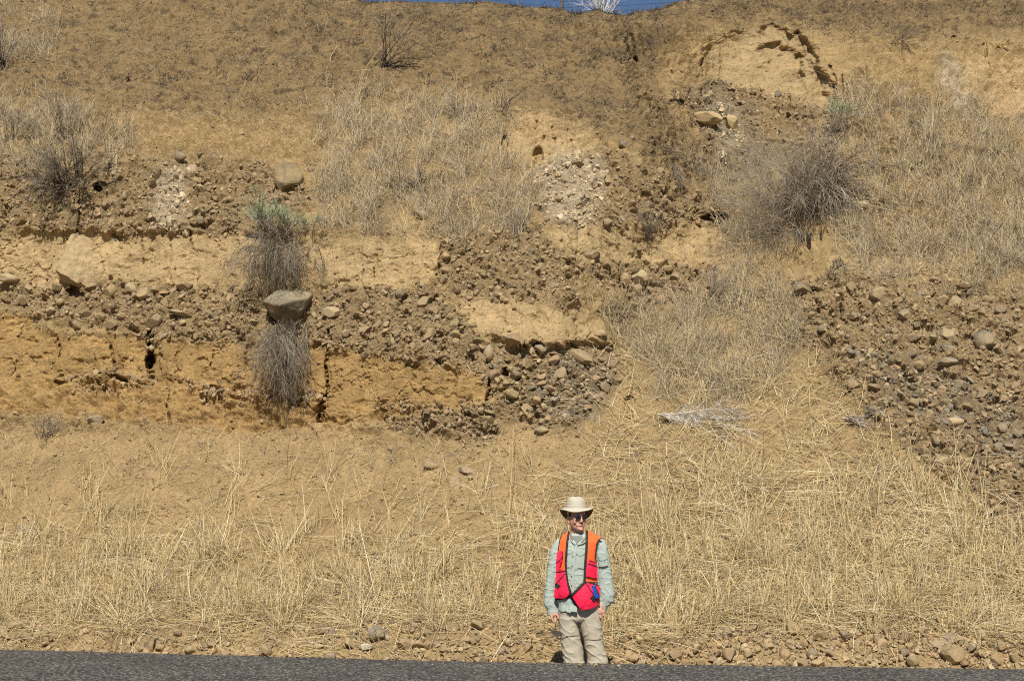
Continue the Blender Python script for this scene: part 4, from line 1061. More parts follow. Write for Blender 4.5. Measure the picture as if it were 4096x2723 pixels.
# ------------------------------------------------------------------ tumbleweed and fence on the crest
def crest_point(px, back):
    p = BK[:, int(np.argmin(np.abs(pxs - px)))]
    t = pos[-1, int(np.argmin(np.abs(pxs - px)))]
    y = t[1] + back
    z = np.interp(y, np.concatenate([[t[1]], p[:, 1]]), np.concatenate([[t[2]], p[:, 2]]))
    return np.array([ray(px, 0)[0] * y, y, z])
q = crest_point(603, 1.0)
tw_ = shrub(603, 20, .85, 'pale tumbleweed caught at the wire fence on the crest', 26, 240, 700, 1.0, (0, 0, .9), .0, (PALEW, PALEW, PALEW), .006, 40, name='tumbleweed', cat='tumbleweed')
tw_.location = Vector(q)
M_STEEL = mat_plain('rusted_post', (.10, .075, .065), .8, .25, 20)
M_WIRE = mat_plain('fence_wire', (.16, .15, .15), .6, .2, 20)
post_px = [562.5 + 167.2 * k for k in range(-6, 8)]
post_at = np.array([crest_point(a, 1.6) - np.array([0, 0, .05]) for a in post_px])
k0 = 6
for i in range(len(post_at)):                              # the line of the fence is smoother than the crest
    post_at[i, 2] = .5 * post_at[i, 2] + .5 * np.interp(i, [0, k0, len(post_at) - 1], [post_at[0, 2], post_at[k0, 2], post_at[-1, 2]])
post_at[k0] = crest_point(562.5, 1.6) - np.array([0, 0, .05])
F0 = post_at[k0].copy()
fence = empty('wire_fence', Vector(F0), 'rusty post and woven wire fence running along the crest', 'fence')
def prism_mesh(name, boxes):
    bm = bmesh.new()
    for c, s in boxes:
        m = Matrix.Translation(c) @ Matrix.Diagonal((*s, 1))
        bmesh.ops.create_cube(bm, size=1, matrix=m)
    me = bpy.data.meshes.new(name); bm.to_mesh(me); bm.free(); return me
pm = prism_mesh('post', [((0, 0, .60), (.055, .006, 1.5)), ((0, -.018, .60), (.008, .03, 1.5)), ((0, .006, 1.36), (.06, .008, .02))])
for a in post_at:
    o = link('post', pm, M_STEEL, fence, Vector(a - F0))
    o.rotation_euler = (0, R(random.uniform(-1.5, 1.5)), 0)
tt = np.linspace(0, len(post_at) - 1, 260)
line = np.stack([np.interp(tt, np.arange(len(post_at)), post_at[:, c]) for c in range(3)], -1) - F0
line[:, 1] -= .03
def on_line(zz):
    sag = .02 * np.sin((tt % 1) * np.pi) ** 2 + .008 * np.sin(tt * 15 + zz * 30)
    return line + np.stack([0 * tt, 0 * tt, zz - sag], -1)
Pw = np.array([on_line(zz) for zz in (.03, .13, .24, .36, .50, .66, .84, 1.02, 1.2)])
V, Fc, Cc = tubes(Pw, np.full(Pw.shape[:2], .0042), np.zeros((len(Pw), 3)))
vv, kn = [], []
xs_ = np.arange(line[0, 0], line[-1, 0], .305)
for xx in xs_:
    b_ = np.array([xx, np.interp(xx, line[:, 0], line[:, 1]), np.interp(xx, line[:, 0], line[:, 2])])
    vv.append([b_ + (random.uniform(-.02, .02), 0, .03), b_ + (0, 0, .4), b_ + (random.uniform(-.02, .02), 0, .84)])
    for zz in (.24, .36, .50, .66): kn.append([b_ + (-.012, 0, zz), b_ + (0, -.004, zz - .01), b_ + (.012, 0, zz)])
vv, kn = np.array(vv), np.array(kn)
V2, F2, C2 = tubes(vv, np.full(vv.shape[:2], .0038), np.zeros((len(vv), 3)))
V3, F3, C3 = tubes(kn, np.full(kn.shape[:2], .008), np.zeros((len(kn), 3)))
link('wire_mesh', new_mesh('wire_mesh', np.concatenate([V, V2, V3]), np.concatenate([Fc, F2 + len(V), F3 + len(V) + len(V2)])), M_WIRE, fence)
# ------------------------------------------------------------------ the person
YP = 13.0
_pc = []
def W3(cx, cy, d=0.0):
    """a point of the figure from close-up photograph coordinates, d metres in front (-) or behind (+) its middle plane"""
    cx = np.asarray(cx, float); cy = np.asarray(cy, float)
    rx_, rz_ = ray((2048 + .5885 * cx) / 4, (1800 + .5885 * cy) / 4)
    return np.stack([rx_ * YP, np.zeros_like(cx) + YP + d, CAMZ + rz_ * YP], -1)
CM = .00125                                   # metres per close-up unit
ROOT = np.array([W3(455, 1700)[0], YP, -0.5])
person = empty('person', Vector(ROOT), 'person in a sun hat, sunglasses and orange pink vest standing beyond the road', 'person')
def rel(v): return np.asarray(v) - ROOT
def tube_rings(rings, nseg=28, flat=2.2, level=False):
    """rings: (centre(3), half width, half depth); lofted closed tube, width across the path in the frontal plane"""
    C_ = np.array([q[0] for q in rings], float); n = len(rings)
    T = np.gradient(C_, axis=0); T[:, 1] *= .3; T = unit(T)
    if level: T = np.tile(np.array([0, 0, -1.0]), (n, 1))
    Wd = unit(np.cross(T, np.array([0, 1.0, 0]))); Dd = unit(np.cross(Wd, T))
    a = np.linspace(0, 2 * np.pi, nseg, endpoint=False)
    ca = np.sign(np.cos(a)) * np.abs(np.cos(a)) ** (2 / flat); sa = np.sign(np.sin(a)) * np.abs(np.sin(a)) ** (2 / flat)
    V = []
    for i, q in enumerate(rings):
        V.append(C_[i] + ca[:, None] * q[1] * Wd[i] + sa[:, None] * q[2] * Dd[i])
    V = np.concatenate(V + [C_[:1], C_[-1:]])
    f = []
    for i in range(n - 1):
        for k in range(nseg):
            b = (k + 1) % nseg
            f.append([i * nseg + k, i * nseg + b, (i + 1) * nseg + b, (i + 1) * nseg + k])
    f3 = []
    for k in range(nseg):
        b = (k + 1) % nseg
        f3.append([n * nseg, b, k]); f3.append([n * nseg + 1, (n - 1) * nseg + k, (n - 1) * nseg + b])
    return V, f, f3
def ball(c, s, rot=None):
    v = I2[0] * np.array(s)
    if rot is not None: v = v @ np.array(rot).T
    return v + np.array(c), [], I2[1].tolist()
def fuse(name, shells, voxel, smooth_it, mat, parent, fac=.5):
    bm = bmesh.new()
    for V, f4, f3 in shells:
        vs = [bm.verts.new(p) for p in V]
        for q in list(f4) + list(f3):
            try: bm.faces.new([vs[i] for i in q])
            except ValueError: pass
    bmesh.ops.recalc_face_normals(bm, faces=bm.faces)
    me = bpy.data.meshes.new(name); bm.to_mesh(me); bm.free()
    o = bpy.data.objects.new(name, me); COL.objects.link(o)
    m = o.modifiers.new('r', 'REMESH'); m.mode = 'VOXEL'; m.voxel_size = voxel; m.use_smooth_shade = True
    if smooth_it:
        s_ = o.modifiers.new('s', 'SMOOTH'); s_.iterations = smooth_it; s_.factor = fac
    dg = bpy.context.evaluated_depsgraph_get()
    me2 = bpy.data.meshes.new_from_object(o.evaluated_get(dg))
    bpy.data.objects.remove(o); bpy.data.meshes.remove(me)
    me2.name = name
    for p in me2.polygons: p.use_smooth = True
    return link(name, me2, mat, parent)
def mesh_co(me):
    v = np.empty(len(me.vertices) * 3, np.float32); me.vertices.foreach_get('co', v); return v.reshape(-1, 3).astype(float)
def mesh_no(me):
    v = np.empty(len(me.vertices) * 3, np.float32); me.vertex_normals.foreach_get('vector', v); return v.reshape(-1, 3).astype(float)
def wrinkle(o, fn):
    me = o.data; v = mesh_co(me); n = mesh_no(me)
    v = v + n * fn(v)[:, None]
    me.vertices.foreach_set('co', v.astype(np.float32).ravel()); me.update()
def limb(pts, depth=.95, d0=0.0):
    """pts: (cx, cy, half width in units, [depth offset m])"""
    return [(rel(W3(p[0], p[1], d0 + (p[3] if len(p) > 3 else 0))), p[2] * CM, p[2] * CM * depth) for p in pts]
# torso shape: left and right edge per height, half depth
T_CY = np.array([546, 560, 575, 590, 620, 680, 750, 850, 950, 1000, 1050, 1097])
T_L = np.array([398, 388, 362, 334, 318, 308, 303, 300, 296, 302, 313, 316])
T_R = np.array([492, 502, 545, 592, 606, 590, 577, 580, 585, 584, 590, 600])
T_B = np.array([.052, .058, .066, .078, .098, .112, .116, .114, .112, .110, .106, .104])
def torso_edges(cy):
    return np.interp(cy, T_CY, T_L), np.interp(cy, T_CY, T_R), np.interp(cy, T_CY, T_B)
def front_depth(cx, cy):
    l_, r_, b_ = torso_edges(cy)
    t = np.clip((cx - (l_ + r_) / 2) / ((r_ - l_) / 2), -1, 1)
    return -b_ * (1 - np.abs(t) ** 2.2) ** (1 / 2.2)
def torso_shell(shrink=0.0, cy0=548, cy1=1097, step=12):
    rings = []
    for cy in np.arange(cy0, cy1 + .1, step):
        l_, r_, b_ = torso_edges(cy)
        rings.append((rel(W3((l_ + r_) / 2, cy)), (r_ - l_) / 2 * CM - shrink, b_ - shrink))
    return tube_rings(rings, 40, 2.2, True)

M_SKIN = mat_plain('skin', (.52, .27, .175), .55, .12, 60, .1, spec=.35)
M_SHIRT = mat_plain('sage_cotton', (.385, .43, .365), .9, .10, 120, .25, bdist=.002)
M_PANTS = mat_plain('khaki_canvas', (.47, .41, .30), .95, .12, 110, .3, bdist=.002)
M_VEST = mat_plain('orange_mesh', (.95, .145, .035), .7, .25, 300, .5, bdist=.002)
M_PINK = mat_plain('pink_nylon', (.92, .022, .075), .6, .14, 28, .35, bdist=.004)
M_TRIM = mat_plain('black_binding', (.035, .030, .027), .8, .2, 200)
M_HAT = mat_plain('stone_canvas', (.50, .455, .34), .95, .10, 160, .3, bdist=.002)
M_HATIN = mat_plain('brim_lining', (.16, .125, .075), .95, .1, 160)
M_HAIR = mat_plain('dark_hair', (.035, .024, .016), .6, .3, 200, .6)
M_DARK = mat_plain('dark_glass', (.008, .008, .009), .12, 0, 10, spec=.6)
M_TEE = mat_plain('grey_jersey', (.20, .215, .185), .95, .1, 200)
M_BROWNC = mat_plain('brown_collar_lining', (.22, .165, .11), .95, .1, 200)
M_METAL = mat_plain('snap_metal', (.62, .60, .55), .35, .1, 50, metal=.8)
M_BRASS = mat_plain('brass_snap', (.55, .40, .18), .4, .1, 50, metal=.8)
M_BOOT = mat_plain('brown_leather', (.12, .075, .045), .7, .25, 30)
M_WOOD = mat_plain('pale_wood', (.62, .44, .24), .6, .2, 30, stretch=(1, 1, .1))
M_BLADE = mat_plain('worn_steel', (.10, .09, .08), .5, .3, 40, metal=.5)
M_BLUE = mat_plain('blue_rubber', (.022, .075, .36), .45, .1, 60)

# head, in its own frame: chin at the origin, face towards -Y, turned to the right of the picture
HC = W3(436, 543, -.005); TURN = R(22)
RH = np.array([[math.cos(TURN), -math.sin(TURN), 0], [math.sin(TURN), math.cos(TURN), 0], [0, 0, 1]])
def hd(p): return rel(HC + np.asarray(p, float) @ RH.T)
prof = [(-.004, -.086, -.045, .020), (.006, -.095, -.025, .033), (.022, -.099, .005, .047), (.042, -.096, .050, .056), (.065, -.094, .074, .063), (.095, -.093, .088, .068),
        (.120, -.090, .095, .071), (.150, -.094, .098, .073), (.185, -.086, .094, .073), (.215, -.060, .074, .060), (.232, -.020, .040, .034)]
hv, a = [], np.linspace(0, 2 * np.pi, 40, endpoint=False)
for z, f_, b_, w_ in prof:
    cy_ = (f_ + b_) / 2; dd = (b_ - f_) / 2
    ca = np.sign(np.cos(a)) * np.abs(np.cos(a)) ** .9; sa = np.sign(np.sin(a)) * np.abs(np.sin(a)) ** .9
    hv.append(np.stack([ca * w_ * (1 - .12 * np.clip(-sa, 0, 1)), cy_ + sa * dd, np.full_like(a, z)], -1))
hv = np.concatenate(hv + [np.array([[0, -.065, -.008]]), np.array([[0, .01, .240]])])
nr = len(prof)
hf = [[i * 40 + k, i * 40 + (k + 1) % 40, (i + 1) * 40 + (k + 1) % 40, (i + 1) * 40 + k] for i in range(nr - 1) for k in range(40)]
h3 = [[nr * 40, (k + 1) % 40, k] for k in range(40)] + [[nr * 40 + 1, (nr - 1) * 40 + k, (nr - 1) * 40 + (k + 1) % 40] for k in range(40)]
def hball(c, s, rx_=0.0):
    Rx = np.array([[1, 0, 0], [0, math.cos(rx_), -math.sin(rx_)], [0, math.sin(rx_), math.cos(rx_)]])
    v = (I2[0] * np.array(s)) @ Rx.T + np.array(c)
    return hd(v), [], I2[1].tolist()
head = [(hd(hv), hf, h3),
        hball((0, -.104, .098), (.011, .013, .030), -.30), hball((0, -.112, .078), (.013, .015, .012)), hball((-.012, -.102, .072), (.009, .011, .008)), hball((.012, -.102, .072), (.009, .011, .008)),
        hball((0, -.090, .132), (.050, .012, .010)), hball((0, -.098, .010), (.020, .011, .012)),
        hball((0, -.097, .051), (.024, .008, .0055)), hball((0, -.097, .0415), (.021, .009, .006)),
        hball((-.036, -.074, .074), (.024, .017, .022)), hball((.036, -.074, .074), (.024, .017, .022)),
        hball((-.027, -.086, .046), (.013, .009, .014)), hball((.027, -.086, .046), (.013, .009, .014)),
        hball((-.026, -.087, .112), (.013, .007, .008)), hball((.026, -.087, .112), (.013, .007, .008)),
        hball((-.074, .008, .092), (.008, .018, .032)), hball((.074, .008, .092), (.008, .018, .032)), hball((-.072, .000, .068), (.006, .010, .012)), hball((.072, .000, .068), (.006, .010, .012))]
neck = tube_rings([(rel(W3(444, 640, .03)), .075, .06), (rel(W3(445, 610, .025)), .066, .06), (rel(W3(445, 585, .018)), .058, .058), (rel(W3(444, 550, .012)), .054, .056), (rel(W3(442, 500, .01)), .053, .058), (rel(W3(440, 460, .01)), .05, .055)])
# hands
def chain(pts, r0, r1):
    n = len(pts); rr = np.linspace(r0, r1, n)
    P = np.array([W3(p[0], p[1], p[2]) for p in pts]); P = rel(P)
    out = []
    for i in range(n):
        out.append(ball(P[i], (rr[i],) * 3))
        if i < n - 1:
            for t in (.25, .5, .75): out.append(ball(P[i] * (1 - t) + P[i + 1] * t, (rr[i] * (1 - t) + rr[i + 1] * t,) * 3))
    return out
hands = []
# hanging hand at the right of the picture, back of the hand to the camera
hands += chain([(604, 1050, -.03), (600, 1072, -.035), (595, 1086, -.04)], .027, .029)
hands += chain([(572, 1090, -.045), (592, 1096, -.048), (614, 1092, -.045)], .022, .021)
for x0, y0, x1, y1, x2, y2, rr in ((566, 1100, 557, 1120, 562, 1131, .0092), (583, 1106, 576, 1130, 581, 1138, .0098), (602, 1106, 599, 1130, 600, 1137, .0094), (619, 1099, 620, 1117, 617, 1126, .0082)):
    hands += chain([(x0, y0, -.052), (x1, y1, -.060), (x2, y2, -.040), (x2 + 2, y2 - 10, -.022)], rr, rr * .85)
hands += chain([(572, 1078, -.05), (556, 1096, -.064), (550, 1112, -.066), (551, 1121, -.060)], .0115, .0085)
# hand gripping the trowel at the left
hands += chain([(279, 1095, -.02), (281, 1112, -.025)], .026, .026)
hands += chain([(280, 1116, -.02), (282, 1130, -.018), (284, 1142, -.014)], .024, .018)
hands += chain([(267, 1120, -.04), (272, 1140, -.050), (282, 1158, -.056), (291, 1170, -.050)], .0095, .0080)
for dz, dx in ((0, 0), (14, 1), (26, 2)):
    hands += chain([(276 + dx, 1124 + dz, -.004), (290 + dx, 1126 + dz, .002), (303 + dx, 1124 + dz, -.012), (306 + dx, 1122 + dz, -.030)], .0092, .0078)
hands += chain([(296, 1108, -.035), (309, 1116, -.048), (313, 1130, -.052), (311, 1140, -.050)], .0112, .0085)
arm_l = tube_rings(limb([(340, 606, 26), (304, 680, 24), (282, 800, 22), (268, 900, 21), (262, 980, 21), (268, 1040, 20), (278, 1090, 19), (280, 1112, 19)]), 20)
arm_r = tube_rings(limb([(590, 612, 28), (606, 700, 26), (620, 790, 24), (634, 880, 23), (640, 950, 23), (632, 1000, 22), (612, 1040, 20), (602, 1070, 20)], d0=-.005), 20)
leg_l = tube_rings(limb([(378, 1060, 56), (378, 1150, 52), (386, 1250, 44), (404, 1370, 38), (420, 1450, 36), (425, 1560, 36), (430, 1680, 30), (432, 1745, 30)]), 20)
leg_r = tube_rings(limb([(530, 1060, 60), (532, 1150, 56), (548, 1250, 46), (570, 1370, 38), (590, 1450, 36), (600, 1560, 36), (612, 1680, 30), (616, 1745, 30)]), 20)
body = fuse('body', head + [neck, torso_shell(.022, 590, 1090), arm_l, arm_r, leg_l, leg_r] + hands, .0036, 3, M_SKIN, person)

# shirt with sleeves
shirt_shells = [torso_shell(0.0, 564, 1085, 5)]
sl_l = limb([(338, 600, 14), (330, 614, 28), (319, 645, 38), (303, 690, 43), (290, 760, 42), (278, 830, 38), (267, 900, 35), (259, 970, 36), (258, 1010, 40), (262, 1038, 41), (271, 1062, 38), (277, 1078, 35), (279, 1112, 34.5)], .82)
sl_r = limb([(588, 606, 14), (597, 620, 30), (603, 650, 42), (610, 710, 47), (620, 780, 47), (632, 860, 48), (642, 930, 50), (645, 975, 52), (640, 1008, 50), (624, 1034, 42), (610, 1048, 36), (601, 1079, 34)], .80, -.005)
shirt_shells += [tube_rings(sl_l, 28), tube_rings(sl_r, 28)]
shirt = fuse('shirt', shirt_shells, .005, 3, M_SHIRT, person)
def shirt_w(v):
    x_, z_ = v[:, 0], v[:, 2]
    rg = 1 - np.abs(perlin(x_ / .085 + z_ / .12, z_ / .07 - x_ / .10 + v[:, 1] / .2, 307)) * 1.5
    d = .0055 * np.clip(rg, 0, 1) ** 5 + .0022 * fbm(x_ / .05 + z_ / .16, z_ / .05 - x_ / .10, 3, 301) + .0032 * np.abs(perlin(x_ / .07 - z_ / .11, z_ / .055 + x_ / .09, 305)) * np.where(z_ < .85, 1.3, .7)
    return d
wrinkle(shirt, shirt_w)
for nm, rings, seed in (('cuff', [(279.5, 1078, 36.5), (280, 1090, 37.5), (280.5, 1113, 37)], 1), ('cuff', [(609, 1046, 38), (605, 1060, 38.5), (600, 1081, 37)], 2)):
    V, f4, f3 = tube_rings(limb(rings, .92, -.003 if seed == 2 else 0), 28)
    bm = bmesh.new(); vs = [bm.verts.new(p) for p in V]
    for q in f4: bm.faces.new([vs[i] for i in q])
    me = bpy.data.meshes.new(nm); bm.to_mesh(me); bm.free()
    o = link(nm, me, M_SHIRT, shirt); sd = o.modifiers.new('t', 'SOLIDIFY'); sd.thickness = .003
# patches that lie on the front of the torso
def bulge_none(cx, cy): return 0 * cx
def patch(name, poly, off, mat, parent, bulge=bulge_none, step=2.0, thick=.003, fdepth=front_depth, smooth=True):
    poly = np.array(poly, float)
    x0, y0 = poly.min(0); x1, y1 = poly.max(0)
    gx = np.arange(x0, x1 + step, step); gy = np.arange(y0, y1 + step, step)
    GX, GY = np.meshgrid(gx, gy)
    ins = inside(poly.tolist(), GX[:-1, :-1] + step / 2, GY[:-1, :-1] + step / 2)
    ids = -np.ones(GX.shape, int); j, i = np.nonzero(ins)
    used = np.zeros(GX.shape, bool)
    for a_, b_ in ((0, 0), (0, 1), (1, 0), (1, 1)): used[j + a_, i + b_] = True
    ids[used] = np.arange(used.sum())
    cx, cy = GX[used], GY[used]
    d = fdepth(cx, cy) - off - bulge(cx, cy)
    V = rel(W3(cx, cy, d))
    Fq = np.stack([ids[j, i], ids[j + 1, i], ids[j + 1, i + 1], ids[j, i + 1]], -1)
    me = new_mesh(name, V, Fq, smooth=smooth)
    o = link(name, me, mat, parent)
    sd = o.modifiers.new('t', 'SOLIDIFY'); sd.thickness = thick; sd.offset = 0
    return o
def strip(pts, w):
    """outline of a band of width w along a path"""
    p = np.array(pts, float); t = np.gradient(p, axis=0); t /= np.linalg.norm(t, axis=1, keepdims=True)
    n_ = np.stack([-t[:, 1], t[:, 0]], -1) * w / 2
    # resample finely so bends stay smooth
    return np.concatenate([p + n_, (p - n_)[::-1]]).tolist()
def vest_base(cx, cy):
    l_, r_, b_ = torso_edges(cy)
    t = np.clip((cx - (l_ + r_) / 2) / ((r_ - l_) / 2), -.9, .9)
    return -b_ * (1 - np.abs(t) ** 2.2) ** (1 / 2.2)
vest_d = lambda cx, cy: vest_base(cx, cy) - .012 - .002 * fbm(cx / 40, cy / 55, 3, 311)
def pouch(x0, x1, y0, y1, amt):
    def f(cx, cy):
        u_ = np.clip((cx - x0) / (x1 - x0), 0, 1); v_ = np.clip((cy - y0) / (y1 - y0), 0, 1)
        return amt * (np.sin(np.pi * u_) * np.sin(np.pi * np.clip(v_ * .95, 0, 1) ** 1.3)) ** .5 + 0.0035 * fbm(cx / 34 + cy / 60, cy / 30 - cx / 70, 3, 321) * np.sin(np.pi * u_)
    return f
vest = patch('vest', [(388, 544), (372, 556), (332, 576), (320, 620), (311, 690), (302, 760), (299, 830), (298, 990), (350, 1000), (392, 962), (376, 880), (368, 840), (362, 750), (367, 680), (374, 600)], .004, M_VEST, person, fdepth=vest_d)
patch('vest_panel', [(504, 541), (522, 546), (606, 592), (582, 612), (569, 650), (565, 720), (574, 790), (581, 890), (490, 886), (490, 800), (495, 740), (501, 640)], .004, M_VEST, vest, fdepth=vest_d)
rings = []
for cy in np.arange(566, 1001, 14):
    l_, r_, b_ = torso_edges(cy); rings.append((rel(W3((l_ + r_) / 2, cy)), (r_ - l_) / 2 * CM + .006, b_ + .014))
V, f4, f3 = tube_rings(rings, 48, 2.2, True)
n_r = len(rings)
keep = [q for q in f4 if all((i % 48) in list(range(0, 25)) for i in q)]
if V[12][1] - (V[0][1]) < 0: keep = [q for q in f4 if all((i % 48) in (list(range(24, 48)) + [0]) for i in q)]
o = link('vest_back', new_mesh('vest_back', V[:n_r * 48], np.array(keep), smooth=True), M_VEST, vest)
o.modifiers.new('t', 'SOLIDIFY').thickness = .003
PK = vest
patch('pocket', [(304, 688), (318, 680), (345, 681), (340, 730), (326, 770), (318, 792), (334, 803), (357, 813), (299, 822), (296, 760)], .014, M_PINK, PK, pouch(285, 365, 670, 830, .020), fdepth=vest_d)
patch('pouch', [(298, 822), (360, 815), (369, 850), (376, 890), (394, 958), (372, 985), (350, 1001), (296, 998), (284, 985), (291, 900)], .012, M_PINK, PK, pouch(278, 402, 800, 1010, .035), fdepth=vest_d)
patch('pocket', [(521, 736), (568, 757), (577, 800), (578, 866), (499, 849), (503, 766)], .012, M_PINK, PK, pouch(490, 590, 725, 875, .014), fdepth=vest_d)
PB = pouch(395, 600, 870, 1085, .045)
patch('pouch', [(491, 886), (500, 884), (589, 914), (594, 985), (577, 1046), (546, 1062), (467, 1078), (440, 1040), (402, 984), (398, 975)], .012, M_PINK, PK, PB, fdepth=vest_d)
PL1, PL2, PR1 = pouch(285, 365, 670, 830, .020), pouch(278, 402, 800, 1010, .035), pouch(490, 590, 725, 875, .014)
NB_ = bulge_none
for nm, pts, w_, off, bl in (
    ('binding', [(387, 546), (380, 572), (374, 600), (369, 640), (366, 680), (362, 730), (361, 760), (366, 830), (374, 890), (386, 930), (398, 972)], 13, .018, lambda a_, b_: PL2(a_ - 14, b_)),
    ('binding', [(506, 540), (505, 570), (503, 620), (500, 680), (495, 740), (491, 800), (489, 850), (488, 884)], 17, .018, NB_),
    ('binding', [(491, 882), (470, 903), (440, 934), (418, 956), (396, 980)], 14, .018, lambda a_, b_: PB(a_ + 8, b_ + 8)),
    ('binding', [(336, 573), (326, 595), (319, 625), (314, 660), (311, 690)], 6, .010, NB_),
    ('binding', [(611, 593), (596, 597), (582, 610), (573, 632), (567, 670), (565, 720), (569, 760), (577, 805)], 7, .010, NB_),
    ('strap', [(298, 1006), (330, 1003), (370, 992), (402, 978)], 14, .014, NB_),
    ('strap', [(394, 975), (404, 1000), (420, 1030), (436, 1056)], 13, .014, NB_),
    ('pocket_edge', [(342, 683), (341, 715), (322, 742), (299, 758)], 5, .019, PL1),
    ('pocket_edge', [(298, 821), (325, 818), (358, 812)], 5, .020, PL1),
    ('pocket_edge', [(357, 830), (325, 868), (291, 905)], 6, .016, PL2),
    ('pocket_edge', [(494, 885), (540, 896), (585, 913)], 6, .016, PB),
    ('pocket_edge', [(494, 890), (512, 915), (530, 945), (548, 968)], 5, .016, PB),
    ('pocket_edge', [(521, 743), (540, 748), (564, 759)], 4, .016, PR1),
    ('pocket_edge', [(514, 764), (540, 771), (574, 785)], 6, .016, PR1)):
    patch(nm, strip(pts, w_), off, M_TRIM, PK, bl, fdepth=vest_d, step=1.25)
patch('velcro', [(524, 990), (546, 973), (571, 1005), (550, 1023)], .018, M_TRIM, PK, PB, fdepth=vest_d)
patch('velcro', [(289, 913), (305, 895), (326, 915), (306, 936)], .017, M_TRIM, PK, PL2, fdepth=vest_d)
def disc(name, cx, cy, rad, off, mat, parent, fd=front_depth):
    bm = bmesh.new(); bmesh.ops.create_cone(bm, cap_ends=True, segments=14, radius1=rad, radius2=rad * .8, depth=.003, matrix=Matrix.Rotation(R(90), 4, 'X'))
    me = bpy.data.meshes.new(name); bm.to_mesh(me); bm.free()
    link(name, me, mat, parent, Vector(rel(W3(cx, cy, float(fd(np.array(float(cx)), np.array(float(cy)))) - off))))
for cx, cy, mt in ((368, 637, M_BRASS), (362, 735, M_METAL), (366, 817, M_METAL), (378, 898, M_METAL), (501, 678, M_BRASS), (492, 782, M_METAL), (443, 930, M_METAL)):
    disc('snap', cx, cy, .0062, .026 if cy < 920 else .036, mt, vest)
for cx, cy in ((421, 652), (411, 717), (405, 780), (400, 850), (401, 912)): disc('button', cx, cy, .0052, .012, M_DARK if cy > 660 else M_METAL, shirt)
# shirt front details
patch('placket', strip([(432, 636), (420, 700), (414, 760), (409, 840), (407, 930), (404, 1010), (402, 1090)], 22), .0075, M_SHIRT, shirt, step=1.5)
patch('chest_pocket', [(436, 684), (488, 694), (486, 800), (436, 790)], .0065, M_SHIRT, shirt)
patch('pocket_flap', [(433, 676), (490, 690), (489, 700), (462, 716), (433, 700)], .010, M_SHIRT, shirt)
patch('chest_pocket', [(376, 684), (406, 684), (402, 790), (372, 790)], .0065, M_SHIRT, shirt)
patch('pocket_flap', [(374, 680), (408, 680), (404, 696), (374, 700)], .010, M_SHIRT, shirt)
sleeve_d = lambda cx, cy: -.060 * np.sqrt(np.clip(1 - ((cx - np.interp(cy, [650, 710, 780, 860], [601, 610, 620, 632])) / 47) ** 2, .05, 1)) - .005
patch('sleeve_pocket', [(580, 716), (642, 712), (652, 780), (590, 788)], .007, M_SHIRT, shirt, fdepth=sleeve_d)
patch('pocket_flap', [(578, 712), (643, 708), (647, 734), (612, 746), (592, 744)], .011, M_SHIRT, shirt, fdepth=sleeve_d)
disc('button', 627, 752, .005, .013, M_METAL, shirt, sleeve_d)
patch('undershirt', [(402, 578), (476, 578), (472, 618), (436, 650), (414, 622)], .004, M_TEE, shirt, lambda cx, cy: .012 * sstep(640, 585, cy))
patch('collar', [(384, 562), (391, 556), (400, 585), (411, 604), (436, 622), (428, 640), (414, 630), (398, 612), (388, 596)], .014, M_SHIRT, shirt, step=1.5)
patch('collar', [(500, 556), (505, 560), (500, 600), (494, 620), (474, 632), (444, 640), (438, 630), (462, 612), (484, 592)], .014, M_SHIRT, shirt, step=1.5)
patch('collar_lining', [(391, 562), (399, 556), (409, 596), (413, 606), (400, 604), (392, 590)], .019, M_BROWNC, shirt, step=1.5)
patch('collar_lining', [(497, 586), (492, 606), (474, 622), (464, 620), (482, 596)], .019, M_BROWNC, shirt, step=1.5)
# loose shirt tail
tail_d = lambda cx, cy: front_depth(cx, np.minimum(cy, 1085)) - .004
patch('shirt_tail', [(316, 1000), (402, 990), (440, 1040), (437, 1090), (398, 1086), (396, 1094), (372, 1092), (370, 1086), (330, 1088), (318, 1076)], .016, M_SHIRT, shirt, lambda cx, cy: .006 * fbm(cx / 22, cy / 70, 2, 331) + .012 * sstep(1030, 1090, cy), fdepth=tail_d)

# trousers
def leg(rows, d=.9):
    return tube_rings([(rel(W3((a_ + b_) / 2, cy, dd)), (b_ - a_) / 2 * CM, dp) for cy, a_, b_, dp, dd in rows], 32, 2.1)
LEG_L = [(1060, 316, 452, .100, 0), (1100, 314, 450, .100, 0), (1150, 315, 446, .096, 0), (1200, 320, 451, .092, 0), (1260, 328, 462, .088, 0), (1330, 336, 476, .084, 0), (1400, 346, 487, .082, 0), (1442, 350, 491, .080, 0), (1550, 356, 490, .078, .01), (1650, 364, 492, .076, .015), (1742, 366, 494, .078, .015)]
LEG_R = [(1060, 440, 604, .102, 0), (1100, 436, 606, .102, 0), (1150, 446, 608, .098, 0), (1200, 464, 610, .094, 0), (1260, 484, 615, .088, 0), (1330, 498, 623, .084, 0), (1400, 508, 644, .082, 0), (1442, 515, 656, .082, 0), (1550, 534, 668, .078, .01), (1650, 545, 676, .076, .015), (1742, 549, 680, .078, .015)]
hips = tube_rings([(rel(W3(460, cy)), hw * CM, dp) for cy, hw, dp in ((1020, 142, .100), (1060, 144, .102), (1110, 145, .102), (1140, 140, .098), (1162, 110, .08))], 36)
trousers = fuse('trousers', [leg(LEG_L), leg(LEG_R), hips], .005, 4, M_PANTS, person)
